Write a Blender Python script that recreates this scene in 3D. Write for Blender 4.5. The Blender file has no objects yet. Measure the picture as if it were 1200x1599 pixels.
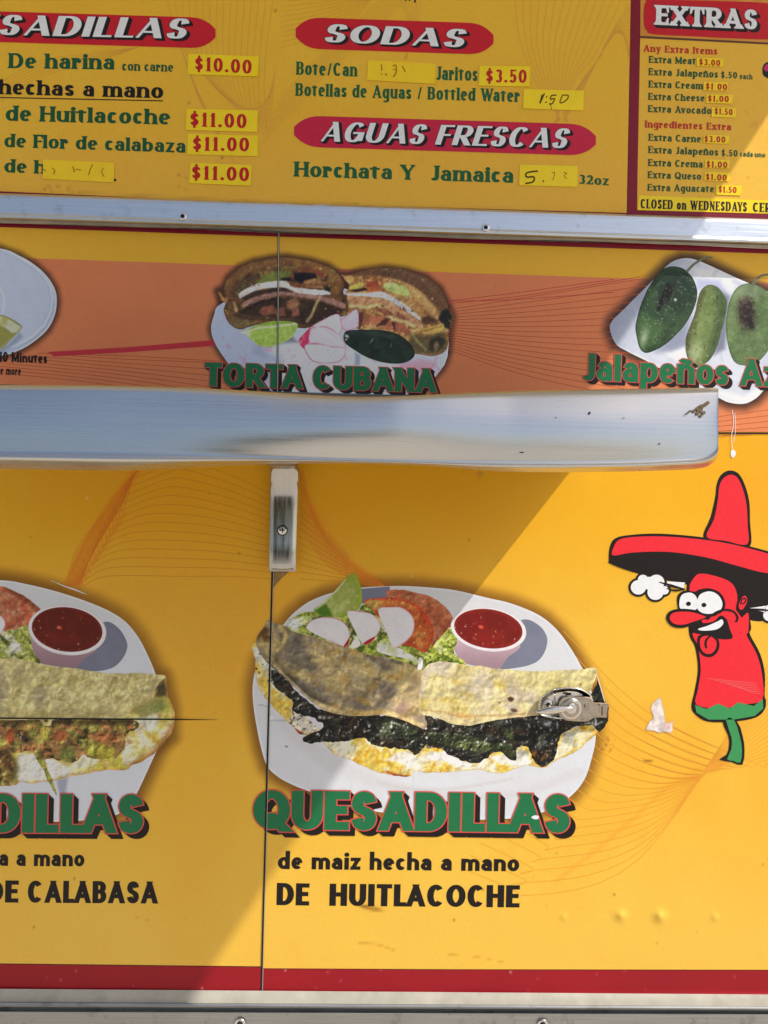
import bpy, math, random
import numpy as np
from mathutils import Vector, Matrix
from mathutils.geometry import delaunay_2d_cdt

# ------------------------------------------------------------------ camera, light, exposure
SC = bpy.context.scene
F_PX, DIST, EYE = 1155.0, 0.924, 1.35          # focal length in photo pixels, metres to the wall, eye height
cam_data = bpy.data.cameras.new('camera')
cam_data.sensor_fit = 'VERTICAL'; cam_data.sensor_height = 36.0
cam_data.lens = F_PX / 1599.0 * 36.0
cam_data.clip_start = 0.01; cam_data.clip_end = 500
cam = bpy.data.objects.new('camera', cam_data)
SC.collection.objects.link(cam); SC.camera = cam
CAM_ROT = Matrix.Rotation(math.radians(-1.2), 4, 'Z') @ Matrix.Rotation(math.radians(90), 4, 'X') @ Matrix.Rotation(math.radians(1.35), 4, 'Z')
CAM_LOC = Vector((0.0, -DIST, EYE))
cam.matrix_world = Matrix.Translation(CAM_LOC) @ CAM_ROT

SUN_TO = Vector((1.65, -1.0, 2.2)).normalized()
world = bpy.data.worlds.new('World'); SC.world = world; world.use_nodes = True
wn = world.node_tree.nodes; wl = world.node_tree.links
sky = wn.new('ShaderNodeTexSky'); sky.sky_type = 'NISHITA'; sky.sun_disc = False
sky.sun_elevation = math.asin(SUN_TO.z)
sky.sun_rotation = math.atan2(SUN_TO.x, SUN_TO.y)
sky.air_density = 1.0; sky.dust_density = 2.5
bg = wn['Background']; bg.inputs['Strength'].default_value = 0.115
wl.new(sky.outputs['Color'], bg.inputs['Color'])
sun_d = bpy.data.lights.new('sun', 'SUN'); sun_d.energy = 3.3; sun_d.angle = math.radians(0.42); sun_d.color = (1.0, 0.965, 0.91)
sun = bpy.data.objects.new('sun', sun_d); SC.collection.objects.link(sun)
sun.rotation_euler = SUN_TO.to_track_quat('Z', 'Y').to_euler(); sun.location = (3, -3, 5)
SC.view_settings.view_transform = 'Standard'; SC.view_settings.look = 'None'
SC.view_settings.exposure = 0.3; SC.view_settings.gamma = 1.0; SC.view_settings.use_curve_mapping = False

# ------------------------------------------------------------------ helpers
R3 = np.array(CAM_ROT.to_3x3()); C0 = np.array(CAM_LOC)
MM = 0.001
def world_pts(pp, off=0.0):
    """points measured on the photograph -> points on the truck's side wall (plane y = -off)"""
    pp = np.asarray(pp, float).reshape(-1, 2)
    d = np.stack([(pp[:, 0] - 600) / F_PX, (799.5 - pp[:, 1]) / F_PX, -np.ones(len(pp))], 1) @ R3.T
    off = np.broadcast_to(np.asarray(off, float), (len(pp),))
    t = (-off - C0[1]) / d[:, 1]
    return C0 + d * t[:, None]
def W(x, y, off=0.0):
    return Vector(world_pts([(x, y)], off)[0])

def lin(c):
    c = np.asarray(c, float) / 255.0
    return np.where(c <= 0.04045, c / 12.92, ((c + 0.055) / 1.055) ** 2.4)

def link(o, parent=None):
    SC.collection.objects.link(o)
    if parent is not None:
        o.parent = parent; o.matrix_parent_inverse = parent.matrix_world.inverted()
    return o
def tag(o, label=None, cat=None, group=None, kind=None):
    if label: o['label'] = label
    if cat: o['category'] = cat
    if group: o['group'] = group
    if kind: o['kind'] = kind
    return o
def empty(name, loc):
    o = bpy.data.objects.new(name, None); SC.collection.objects.link(o)
    o.location = loc; o.empty_display_size = 0.02; o.matrix_world = Matrix.Translation(loc)
    return o
def mesh_obj(name, verts, faces, mat, parent=None, smooth=False, cols=None):
    me = bpy.data.meshes.new(name)
    me.from_pydata([tuple(v) for v in verts], [], [tuple(f) for f in faces])
    if cols is not None:
        at = me.color_attributes.new('Col', 'FLOAT_COLOR', 'POINT')
        c4 = np.ones((len(verts), 4), np.float32); c4[:, :3] = cols
        at.data.foreach_set('color', c4.ravel())
    me.materials.append(mat)
    if smooth:
        me.polygons.foreach_set('use_smooth', [True] * len(me.polygons))
    me.update()
    return link(bpy.data.objects.new(name, me), parent)

def node_mat(name):
    m = bpy.data.materials.new(name); m.use_nodes = True
    nt = m.node_tree; return m, nt.nodes, nt.links, nt.nodes['Principled BSDF']
def vinyl(name, rgb=None, rough=0.32, var=0.06, spec=0.5, bump=0.02, scale=60.0):
    """printed vinyl: a flat colour or the mesh's own print, faintly mottled and scuffed by noise"""
    m, n, l, b = node_mat(name)
    tc = n.new('ShaderNodeTexCoord')
    nz = n.new('ShaderNodeTexNoise'); nz.inputs['Scale'].default_value = scale; nz.inputs['Detail'].default_value = 6
    l.new(tc.outputs['Object'], nz.inputs['Vector'])
    mr = n.new('ShaderNodeMapRange'); mr.inputs['From Min'].default_value = 0.25; mr.inputs['From Max'].default_value = 0.75
    mr.inputs['To Min'].default_value = 1 - var; mr.inputs['To Max'].default_value = 1 + var
    l.new(nz.outputs['Fac'], mr.inputs['Value'])
    mx = n.new('ShaderNodeVectorMath'); mx.operation = 'SCALE'
    l.new(mr.outputs['Result'], mx.inputs['Scale'])
    if rgb is None:
        at = n.new('ShaderNodeAttribute'); at.attribute_name = 'Col'
        l.new(at.outputs['Color'], mx.inputs[0])
    else:
        mx.inputs[0].default_value = tuple(lin(rgb))
    l.new(mx.outputs['Vector'], b.inputs['Base Color'])
    r2 = n.new('ShaderNodeMapRange'); r2.inputs['To Min'].default_value = rough - 0.08; r2.inputs['To Max'].default_value = rough + 0.12
    n2 = n.new('ShaderNodeTexNoise'); n2.inputs['Scale'].default_value = 14; n2.inputs['Detail'].default_value = 5
    l.new(tc.outputs['Object'], n2.inputs['Vector']); l.new(n2.outputs['Fac'], r2.inputs['Value']); l.new(r2.outputs['Result'], b.inputs['Roughness'])
    b.inputs['Specular IOR Level'].default_value = spec
    if bump:
        n3 = n.new('ShaderNodeTexNoise'); n3.inputs['Scale'].default_value = 9; n3.inputs['Detail'].default_value = 3
        l.new(tc.outputs['Object'], n3.inputs['Vector'])
        bp = n.new('ShaderNodeBump'); bp.inputs['Strength'].default_value = bump; bp.inputs['Distance'].default_value = 0.02
        l.new(n3.outputs['Fac'], bp.inputs['Height']); l.new(bp.outputs['Normal'], b.inputs['Normal'])
    return m
def metal(name, rgb, rough=0.25, metallic=1.0, stretch=(1, 1, 1), scale=80.0, amt=0.12, dirt=None, dirt_amt=0.5):
    """brushed or weathered metal"""
    m, n, l, b = node_mat(name)
    tc = n.new('ShaderNodeTexCoord'); mp = n.new('ShaderNodeMapping'); mp.inputs['Scale'].default_value = stretch
    l.new(tc.outputs['Object'], mp.inputs['Vector'])
    nz = n.new('ShaderNodeTexNoise'); nz.inputs['Scale'].default_value = scale; nz.inputs['Detail'].default_value = 10
    l.new(mp.outputs['Vector'], nz.inputs['Vector'])
    cr = n.new('ShaderNodeMapRange'); cr.inputs['From Min'].default_value = 0.3; cr.inputs['From Max'].default_value = 0.7
    cr.inputs['To Min'].default_value = 1 - amt; cr.inputs['To Max'].default_value = 1 + amt * 0.5
    l.new(nz.outputs['Fac'], cr.inputs['Value'])
    mx = n.new('ShaderNodeVectorMath'); mx.operation = 'SCALE'; mx.inputs[0].default_value = tuple(lin(rgb))
    l.new(cr.outputs['Result'], mx.inputs['Scale'])
    out = mx.outputs['Vector']
    if dirt is not None:
        n2 = n.new('ShaderNodeTexNoise'); n2.inputs['Scale'].default_value = 45; n2.inputs['Detail'].default_value = 8; n2.inputs['Roughness'].default_value = 0.7
        l.new(tc.outputs['Object'], n2.inputs['Vector'])
        ra = n.new('ShaderNodeMapRange'); ra.inputs['From Min'].default_value = 0.56; ra.inputs['From Max'].default_value = 0.72; ra.inputs['To Max'].default_value = dirt_amt
        l.new(n2.outputs['Fac'], ra.inputs['Value'])
        mc = n.new('ShaderNodeMix'); mc.data_type = 'RGBA'
        l.new(ra.outputs['Result'], mc.inputs['Factor']); l.new(out, mc.inputs['A']); mc.inputs['B'].default_value = (*lin(dirt), 1)
        out = mc.outputs['Result']
    l.new(out, b.inputs['Base Color'])
    b.inputs['Metallic'].default_value = metallic
    r2 = n.new('ShaderNodeMapRange'); r2.inputs['To Min'].default_value = max(rough - 0.1, 0.03); r2.inputs['To Max'].default_value = rough + 0.12
    l.new(nz.outputs['Fac'], r2.inputs['Value']); l.new(r2.outputs['Result'], b.inputs['Roughness'])
    return m

# ------------------------------------------------------------------ flat shapes
def hull(pts):
    pts = sorted(set((round(float(p[0]), 5), round(float(p[1]), 5)) for p in pts))
    if len(pts) < 3: return pts
    def half(ps):
        h = []
        for p in ps:
            while len(h) > 1 and (h[-1][0]-h[-2][0])*(p[1]-h[-2][1]) - (h[-1][1]-h[-2][1])*(p[0]-h[-2][0]) <= 0: h.pop()
            h.append(p)
        return h
    return half(pts)[:-1] + half(pts[::-1])[:-1]
def area(p):
    p = np.asarray(p, float); return 0.5 * float(np.sum(p[:, 0]*np.roll(p[:, 1], -1) - np.roll(p[:, 0], -1)*p[:, 1]))
def union(polys):
    """one clean sheet covering all the given outlines"""
    vs, fs = [], []
    for p in polys:
        if len(p) < 3 or abs(area(p)) < 1e-6: continue
        if area(p) < 0: p = p[::-1]
        fs.append(list(range(len(vs), len(vs) + len(p)))); vs += [Vector((float(a), float(b))) for a, b in p]
    if not fs: return np.zeros((0, 2)), []
    want = [abs(area([(vs[i].x, vs[i].y) for i in t])) for t in fs]
    best = None
    for turn in range(1, 9):      # every outline must come back whole; if not, nudge by a hair and try again
        rj = random.Random(turn); k = 4e-4*turn
        v, e, f, ov, oe, of = delaunay_2d_cdt([a + Vector((rj.uniform(-k, k), rj.uniform(-k, k))) for a in vs], [], fs, 0, 1e-5)
        g2 = np.array([(a.x, a.y) for a in v]); back = [0.0]*len(fs); k2 = []
        for t, o in zip(f, of):
            if not len(o): continue
            k2.append(t); ar = abs(area(g2[list(t)]))
            for q in o: back[q] += ar
        err = max(abs(p - q)/max(q, .05) for p, q in zip(back, want))
        if best is None or err < best[0]: best = (err, g2, k2)
        if err < .06: break
    _, got, keep = best
    return got, keep
SQ = 0.2            # printed layers lie this much closer together than the step numbers say
def sheet(name, polys, mat, parent, off, raw=False):
    v, f = union(polys)
    if len(f) == 0: return None
    f = [t if area(v[list(t)]) < 0 else t[::-1] for t in f]      # face the viewer's side
    return mesh_obj(name, world_pts(v, off if raw else off*SQ), f, mat, parent)
def smooth_closed(pts, n=6):
    p = np.asarray(pts, float); m = len(p); out = []
    for i in range(m):
        a, b, c, d = p[i-1], p[i], p[(i+1) % m], p[(i+2) % m]
        for k in range(n):
            t = k / n
            out.append(0.5*((2*b) + (c-a)*t + (2*a-5*b+4*c-d)*t*t + (3*b-a-3*c+d)*t**3))
    return [tuple(x) for x in out]
def smooth_open(pts, n=8):
    p = np.asarray(pts, float); m = len(p); out = []
    for i in range(m-1):
        a, b, c, d = p[max(i-1, 0)], p[i], p[i+1], p[min(i+2, m-1)]
        for k in range(n):
            t = k / n
            out.append(0.5*((2*b) + (c-a)*t + (2*a-5*b+4*c-d)*t*t + (3*b-a-3*c+d)*t**3))
    out.append(p[-1]); return [tuple(x) for x in out]
def ellipse(cx, cy, rx, ry, rot=0.0, n=40):
    c, s = math.cos(rot), math.sin(rot)
    return [(cx + rx*math.cos(a)*c - ry*math.sin(a)*s, cy + rx*math.cos(a)*s + ry*math.sin(a)*c) for a in np.linspace(0, 2*math.pi, n, endpoint=False)]
def strip(pts, wd):
    """quads of a line of given width (number or per-point list)"""
    p = np.asarray(pts, float); n = len(p)
    w = np.broadcast_to(np.asarray(wd, float), (n,))
    t = np.gradient(p, axis=0); t /= np.maximum(np.linalg.norm(t, axis=1), 1e-9)[:, None]
    nn = np.stack([-t[:, 1], t[:, 0]], 1)
    a, b = p + nn*w[:, None]/2, p - nn*w[:, None]/2
    return [hull([a[i], a[i+1], b[i+1], b[i]]) for i in range(n-1)]
def ribbon(pts, wd):
    """verts and faces of a line without overlap at its joints"""
    p = np.asarray(pts, float); n = len(p)
    w = np.broadcast_to(np.asarray(wd, float), (n,))
    t = np.gradient(p, axis=0); t /= np.maximum(np.linalg.norm(t, axis=1), 1e-9)[:, None]
    nn = np.stack([-t[:, 1], t[:, 0]], 1)
    v = np.concatenate([p + nn*w[:, None]/2, p - nn*w[:, None]/2])
    return v, [(i, i+1, n+i+1, n+i) for i in range(n-1)]
# ------------------------------------------------------------------ sign writer's letters, drawn as strokes
# each letter: width, strokes.  ('L',u0,v0,u1,v1,flags) straight, ('C',points) curve.  v: 0 baseline, 1 x-height (or cap), 2 ascender, -1 descender
# flags: s/e serif at start/end, t thin, b bar without overhang, w wedge serif at the start, k horizontal
def _arc(cu, cv, ru, rv, a0, a1, n=14):
    return [(cu + ru*math.cos(math.radians(a)), cv + rv*math.sin(math.radians(a))) for a in np.linspace(a0, a1, n)]
def _bowl(u0, um, vt, vb, ur):
    return [(u0, vt), (um, vt)] + _arc(um, (vt+vb)/2, ur-um, (vt-vb)/2, 80, -80, 12) + [(um, vb), (u0, vb)]
_S = smooth_open([(.93, .76), (.80, .93), (.5, 1), (.2, .93), (.06, .75), (.18, .58), (.5, .5), (.82, .41), (.94, .24), (.8, .06), (.5, 0), (.18, .07), (.04, .25)], 3)
CAPS = {
 'A': (.86, [('L', .5, 1, 0, 0, 'te'), ('L', .5, 1, 1, 0, 'e'), ('L', .2, .28, .8, .28, 'bk')]),
 'B': (.72, [('L', 0, 0, 0, 1, 'se'), ('C', _bowl(0, .5, 1, .53, .92)), ('C', _bowl(0, .5, .53, 0, 1))]),
 'C': (.78, [('C', _arc(.5, .5, .5, .5, 42, 318, 26))]),
 'D': (.80, [('L', 0, 0, 0, 1, 'se'), ('C', _bowl(0, .42, 1, 0, 1))]),
 'E': (.62, [('L', 0, 0, 0, 1, 'se'), ('L', 0, 1, 1, 1, 'ke'), ('L', 0, .52, .85, .52, 'k'), ('L', 0, 0, 1, 0, 'ke')]),
 'F': (.60, [('L', 0, 0, 0, 1, 'se'), ('L', 0, 1, 1, 1, 'ke'), ('L', 0, .5, .82, .5, 'k')]),
 'G': (.82, [('C', _arc(.5, .5, .5, .5, 42, 340, 28)), ('L', 1, 0.08, 1, .46, ''), ('L', .6, .46, 1, .46, 'k')]),
 'H': (.80, [('L', 0, 0, 0, 1, 'se'), ('L', 1, 0, 1, 1, 'se'), ('L', 0, .52, 1, .52, 'k')]),
 'I': (.26, [('L', .5, 0, .5, 1, 'se')]),
 'J': (.50, [('C', [(1, 1), (1, .6), (1, .25)] + _arc(.5, .25, .5, .25, -10, -150, 10)), ('L', 1, .5, 1, 1, 'e')]),
 'L': (.58, [('L', 0, 0, 0, 1, 'se'), ('L', 0, 0, 1, 0, 'ke')]),
 'M': (1.0, [('L', 0, 0, 0, 1, 'ts'), ('L', 0, 1, .5, .1, ''), ('L', 1, 1, .5, .1, 't'), ('L', 1, 0, 1, 1, 's')]),
 'N': (.80, [('L', 0, 0, 0, 1, 'tse'), ('L', 0, 1, 1, 0, ''), ('L', 1, 0, 1, 1, 'te')]),
 'O': (.88, [('C', _arc(.5, .5, .5, .5, 0, 360, 36))]),
 'Q': (.92, [('C', _arc(.5, .5, .5, .5, 0, 360, 36)), ('L', .55, .25, .95, -.08, '')]),
 'R': (.76, [('L', 0, 0, 0, 1, 'se'), ('C', _bowl(0, .5, 1, .46, .95)), ('L', .45, .46, 1, 0, 'e')]),
 'S': (.66, [('C', _S)]),
 'T': (.70, [('L', .5, 0, .5, 1, 's'), ('L', 0, 1, 1, 1, 'kse')]),
 'U': (.78, [('C', [(0, 1), (0, .6), (0, .36)] + _arc(.5, .36, .5, .36, 190, 350, 14) + [(1, .36), (1, .6), (1, 1)]), ('L', 0, .7, 0, 1, 'e'), ('L', 1, .7, 1, 1, 'e')]),
 'W': (1.2, [('L', 0, 1, .28, 0, 's'), ('L', .5, 1, .28, 0, 't'), ('L', .5, 1, .74, 0, ''), ('L', 1, 1, .74, 0, 'ts')]),
 'X': (.82, [('L', 0, 1, 1, 0, 'se'), ('L', 1, 1, 0, 0, 'tse')]),
 'Y': (.82, [('L', 0, 1, .5, .42, 's'), ('L', 1, 1, .5, .42, 'ts'), ('L', .5, 0, .5, .46, 's')]),
 'Z': (.70, [('L', 0, 1, 1, 1, 'ks'), ('L', .95, 1, .05, 0, ''), ('L', 0, 0, 1, 0, 'ke')]),
 '$': (.60, [('C', [(u, .08+.84*v) for u, v in _S]), ('L', .5, -.12, .5, 1.12, 't')]),
 '0': (.66, [('C', _arc(.5, .5, .5, .5, 0, 360, 32))]),
 '1': (.40, [('L', .6, 0, .6, 1, 's'), ('L', .6, 1, 0, .78, 'q')]),
 '2': (.62, [('C', _arc(.5, .70, .46, .30, 165, -30, 14) + [(.6, .35), (.06, .04)]), ('L', 0, 0, 1, 0, 'ke')]),
 '3': (.60, [('C', _arc(.46, .76, .44, .24, 150, -80, 14)), ('C', _arc(.46, .26, .5, .26, 85, -150, 16))]),
 '5': (.60, [('L', .15, 1, .9, 1, 'k'), ('L', .12, .5, .2, 1, 't'), ('C', _arc(.44, .31, .52, .31, 140, -150, 20))]),
 '.': (.22, [('D', .5, 0)]), ':': (.22, [('D', .5, 0), ('D', .5, .55)]), ',': (.22, [('D', .5, 0), ('L', .6, 0, .2, -.2, 't')]),
 '/': (.5, [('L', 1, 1, 0, -.05, 't')]), ' ': (.34, []),
}
_n = [('L', 0, 0, 0, 1, 'sw'), ('C', [(0, .62)] + _arc(.5, .62, .5, .38, 150, 5, 12) + [(1, .5), (1, .1)]), ('L', 1, 0, 1, .5, 's')]
LOWER = {
 'a': (.62, [('C', [(.08, .74)] + _arc(.5, .66, .46, .34, 130, 5, 12) + [(.96, .5), (.96, .2)]), ('L', .96, 0, .96, .5, ''), ('C', _arc(.46, .29, .46, .29, 15, 345, 22))]),
 'b': (.68, [('L', 0, 0, 0, 2, 'W'), ('C', _arc(.5, .5, .5, .5, 165, -165, 26))]),
 'c': (.54, [('C', _arc(.52, .5, .52, .5, 38, 322, 24))]),
 'd': (.68, [('L', 1, 0, 1, 2, 'We'), ('C', _arc(.5, .5, .5, .5, 15, 345, 26))]),
 'e': (.62, [('C', _arc(.5, .5, .5, .5, 2, 315, 26)), ('L', .05, .5, .95, .5, 'bk')]),
 'g': (.66, [('L', 1, -.6, 1, 1, ''), ('C', _arc(.5, .5, .5, .5, 15, 345, 24)), ('C', _arc(.5, -.55, .5, .45, 5, -150, 12))]),
 'h': (.68, [('L', 0, 0, 0, 2, 'sW')] + _n[1:]),
 'i': (.24, [('L', .5, 0, .5, 1, 'sw'), ('D', .5, 1.75)]),
 'l': (.24, [('L', .5, 0, .5, 2, 'sW')]),
 'm': (1.04, [('L', 0, 0, 0, 1, 'sw'), ('C', [(0, .62)] + _arc(.25, .62, .25, .38, 150, 5, 10) + [(.5, .5), (.5, .1)]), ('L', .5, 0, .5, .5, 's'),
              ('C', [(.5, .62)] + _arc(.75, .62, .25, .38, 150, 5, 10) + [(1, .5), (1, .1)]), ('L', 1, 0, 1, .5, 's')]),
 'n': (.68, _n), 'ñ': (.68, _n + [('C', [(.05, 1.5), (.22, 1.72), (.42, 1.66), (.6, 1.55), (.8, 1.56), (.95, 1.78)])]),
 'o': (.66, [('C', _arc(.5, .5, .5, .5, 0, 360, 32))]),
 'p': (.68, [('L', 0, -1, 0, 1, 'sw'), ('C', _arc(.5, .5, .5, .5, 165, -165, 26))]),
 'r': (.50, [('L', 0, 0, 0, 1, 'sw'), ('C', [(0, .6)] + _arc(.62, .6, .55, .40, 150, 62, 8)), ('D', .95, .78)]),
 's': (.52, [('C', _S)]),
 't': (.50, [('C', [(.34, 1.55), (.34, 1.2), (.34, 1), (.34, .4)] + _arc(.72, .3, .38, .3, 185, 290, 8)), ('L', -.75, 1, 1.45, 1, 'kb')]),
 'u': (.68, [('C', [(0, 1), (0, .6), (0, .4)] + _arc(.5, .4, .5, .4, 190, 345, 12)), ('L', 0, .5, 0, 1, ''), ('L', 1, 0, 1, 1, 'We')]),
 'v': (.64, [('L', 0, 1, .5, 0, 's'), ('L', 1, 1, .5, 0, 'ts')]),
 'x': (.64, [('L', 0, 1, 1, 0, 'se'), ('L', 1, 1, 0, 0, 'tse')]),
 'y': (.66, [('L', 0, 1, .52, 0, 's'), ('L', 1, 1, .36, -.8, 'ts'), ('D', .16, -.85)]),
 'z': (.56, [('L', 0, 1, 1, 1, 'k'), ('L', .95, 1, .05, 0, ''), ('L', 0, 0, 1, 0, 'k')]),
}
class Style:
    def __init__(s, tx, ty, thin=1.0, serif=0.0, slab=0.07, xh=0.70, wd=1.0, gap=0.09, shear=0.0, space=0.36, asc=1.0):
        s.tx, s.ty, s.thin, s.serif, s.slab, s.xh, s.wd, s.gap, s.shear, s.space, s.asc = tx, ty, thin, serif, slab, xh, wd, gap, shear, space, asc
ST = {
 'menu':   Style(.245, .125, .62, .070, .085, .73, 1.02, .10, 0, .40, 1.0),
 'narrow': Style(.205, .105, .65, .050, .07, .75, .78, .085, 0, .34, 1.0),
 'extra':  Style(.225, .125, .68, .065, .09, .74, .90, .11, 0, .40, 1.0),
 'price':  Style(.20, .12, .75, .06, .07, .70, .86, .15, 0, .4, 1.0),
 'deco':   Style(.260, .095, .45, 0, 0, .7, 1.05, .10, .30, .42, 1.0),
 'slab':   Style(.250, .150, .80, .100, .13, .7, .98, .10, 0, .4, 1.0),
 'kabel':  Style(.270, .215, .95, 0, 0, .66, .92, .035, 0, .34, 1.0),
 'kabelj': Style(.228, .17, .95, 0, 0, .72, .90, .05, 0, .34, 1.0),
 'kabel2': Style(.215, .185, .95, 0, 0, .66, .84, .075, 0, .36, 1.0),
 'kabelc': Style(.235, .190, .95, 0, 0, .66, .80, .07, 0, .42, 1.0),
 'poster': Style(.175, .09, .60, .055, .06, .72, .62, .10, 0, .30, 1.0),
 'small':  Style(.18, .14, .9, 0, 0, .72, .74, .10, 0, .34, 1.0),
}
def glyph(ch, st, g=0.0):
    """convex pieces of a letter, cap height 1, y up; g grows every stroke"""
    low = ch in LOWER
    wd, strokes = (LOWER if low else CAPS)[ch]
    wid = max(wd * st.wd, st.tx * 1.02)
    tx, ty = st.tx, st.ty
    H = st.xh if low else 1.0
    def m(u, v):
        x = tx/2 + u*(wid - tx)
        if not low or 0 <= v <= 1: y = ty/2 + v*(H - ty)
        elif v > 1: y = (H - ty/2) + (v-1)*(st.asc - H)
        else: y = ty/2 + v*(st.xh*0.42)
        return x, y
    out = []
    def slab_at(x, y, up, half, t):
        s, h = st.serif, st.slab
        d = 1 if up else -1
        x0 = x - t/2 - s - g; x1 = x + t/2 + (0 if half else s) + g
        y0 = y - d*g
        out.append([(x0, y0), (x1, y0), (x1, y0 + d*(h*.7 + 2*g)), (x0, y0 + d*(h*.7 + 2*g))])
        out.append(hull([(x0 + s*.35, y0 + d*h*.6), (x1 - (0 if half else s*.35), y0 + d*h*.6), (x + t/2 + g, y0 + d*(h*1.7)), (x - t/2 - g, y0 + d*(h*1.7))]))
    for s in strokes:
        if s[0] == 'D':
            x, y = m(s[1], s[2]); r = max(tx, ty)*.56
            if s[2] == 0: y = r
            out.append(hull(ellipse(x, y, r + g, r + g, 0, 14))); continue
        if s[0] == 'C':
            p = np.array([m(u, v) for u, v in s[1]]); n = len(p)
            closed = np.hypot(*(p[0]-p[-1])) < 1e-6
            t = np.gradient(p, axis=0)
            if closed: t[0] = t[-1] = p[1] - p[-2]
            t /= np.maximum(np.linalg.norm(t, axis=1), 1e-9)[:, None]
            nn = np.stack([-t[:, 1], t[:, 0]], 1)
            th = np.sqrt((tx*nn[:, 0])**2 + (ty*nn[:, 1])**2) + 2*g
            if not closed and g: p[0] -= t[0]*g; p[-1] += t[-1]*g
            a, b = p + nn*th[:, None]/2, p - nn*th[:, None]/2
            out += [hull([a[i], a[i+1], b[i+1], b[i]]) for i in range(n-1)]
            continue
        _, u0, v0, u1, v1, fl = s
        (x0, y0), (x1, y1) = m(u0, v0), m(u1, v1)
        t = tx*(st.thin if 't' in fl else 1.0)
        if 'k' in fl:
            e = 0 if 'b' in fl else tx/2
            yy = ty/2 + g
            out.append([(x0-e-g, y0-yy), (x1+e+g, y0-yy), (x1+e+g, y0+yy), (x0-e-g, y0+yy)])
            if st.serif:
                d = -1 if v0 > .7 else 1
                for fl_, xx, sg in (('s', x0-e, 1), ('e', x1+e, -1)):
                    if fl_ in fl:
                        out.append(hull([(xx - sg*g, y0 - d*yy), (xx + sg*tx*.75, y0 - d*yy), (xx + sg*tx*.28, y0 + d*(ty*.5 + st.serif*2.2 + g)), (xx - sg*g, y0 + d*(ty*.5 + st.serif*2.2 + g))]))
            continue
        if 'q' in fl: t *= .8
        dx, dy = x1-x0, y1-y0
        if abs(dy) < 1e-6: dy = 1e-6
        if abs(dx) < 1e-6:
            ya, yb = min(y0, y1) - ty/2 - g, max(y0, y1) + ty/2 + g
            hw = t/2 + g
            out.append([(x0-hw, ya), (x0+hw, ya), (x0+hw, yb), (x0-hw, yb)])
        else:
            L = math.hypot(dx, dy); k = (ty/2 + g)/abs(dy)
            if 'q' in fl or ch in '$/,': k = g/L
            hw = (t/2)*min(L/abs(dy), 1.35)*(.92) + g*L/abs(dy)
            xa, yA, xb, yB = x0-dx*k, y0-dy*k, x1+dx*k, y1+dy*k
            if ch == 'y' or ch == 'Q': pass
            out.append(hull([(xa-hw, yA), (xa+hw, yA), (xb+hw, yB), (xb-hw, yB)]))
        if st.serif:
            for fl_, xx, yy, oy in (('s', x0, y0, y1), ('e', x1, y1, y0)):
                if fl_ in fl: slab_at(xx, yy + (-ty/2 if yy < oy else ty/2), yy < oy, False, t)
            if 'w' in fl: slab_at(x1, y1 + ty/2, False, True, t)
            if 'W' in fl: slab_at(x1, y1 + ty/2, False, True, t)
    return wid, [p for p in out if len(p) >= 3]

def layout(text, st):
    x = 0.0; pos = []
    for i, ch in enumerate(text):
        if ch == ' ': x += st.space; continue
        low = ch in LOWER
        wid = max((LOWER if low else CAPS)[ch][0]*st.wd, st.tx*1.02)
        pos.append((ch, x)); x += wid + st.gap
        nxt = text[i+1] if i+1 < len(text) else ''
        if ch + nxt in ('TA', 'LA', 'LT', 'AT', 'AV', 'Av', 'Wa', 'AY', 'YS', 'To', 'Fl'): x -= .08
    return pos, x - st.gap
def letters(text, style, x0, y0, x1, y1, cap, grow=0.0, shift=None, skip=0.0):
    """outlines (photo pixels) of a line of text from (x0,y0) to (x1,y1) along its baseline, cap height in pixels"""
    st = ST[style]; pos, total = layout(text, st)
    L = math.hypot(x1-x0, y1-y0); ux, uy = (x1-x0)/L, (y1-y0)/L
    kx = L / (total*cap); res = []
    for ch, px in pos:
        _, ps = glyph(ch, st, grow/cap)
        cell = []
        for p in ps:
            q = []
            for a, b in p:
                a = (px + a)*kx*cap + b*st.shear*cap; bb = b*cap
                q.append((x0 + ux*a - uy*(-bb)*0 + uy*bb*0 + bb*0.024, y0 + uy*a - bb))
            if shift is not None:
                q = hull(q + [(a + shift[0], b + shift[1]) for a, b in q])
            cell.append(q)
        res.append(cell)
    return res
def lettering(name, text, style, x0, y0, x1, y1, cap, mat, parent, off, grow=0.0, shift=None):
    """one line of text as one printed sheet"""
    vs, fs = [], []; n = 0
    polys = [p for cell in letters(text, style, x0, y0, x1, y1, cap, grow, shift) for p in cell]
    return sheet(name, polys, mat, parent, off)
# ------------------------------------------------------------------ printed pictures: flat sheets whose print is mixed per point
def _hash(ix, iy, seed):
    h = (ix*374761393 + iy*668265263 + seed*974711) & 0xffffffff
    h = ((h ^ (h >> 13))*1274126177) & 0xffffffff
    return ((h ^ (h >> 16)) & 0xffff)/65535.0
def vnoise(p, scale, seed=0, octv=4, warp=0.0):
    q = p/scale
    if warp:
        q = q + warp*np.stack([vnoise(p, scale*1.3, seed+71, 2)-.5, vnoise(p, scale*1.3, seed+93, 2)-.5], 1)*2
    out = np.zeros(len(p)); amp, tot = 1.0, 0.0
    for o in range(octv):
        i = np.floor(q).astype(np.int64); f = q - i; f = f*f*(3-2*f)
        a = _hash(i[:, 0], i[:, 1], seed+o); b = _hash(i[:, 0]+1, i[:, 1], seed+o)
        c = _hash(i[:, 0], i[:, 1]+1, seed+o); d = _hash(i[:, 0]+1, i[:, 1]+1, seed+o)
        out += amp*((a*(1-f[:, 0])+b*f[:, 0])*(1-f[:, 1]) + (c*(1-f[:, 0])+d*f[:, 0])*f[:, 1])
        tot += amp; amp *= .55; q = q*2.03 + 17.3
    return out/tot
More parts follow.
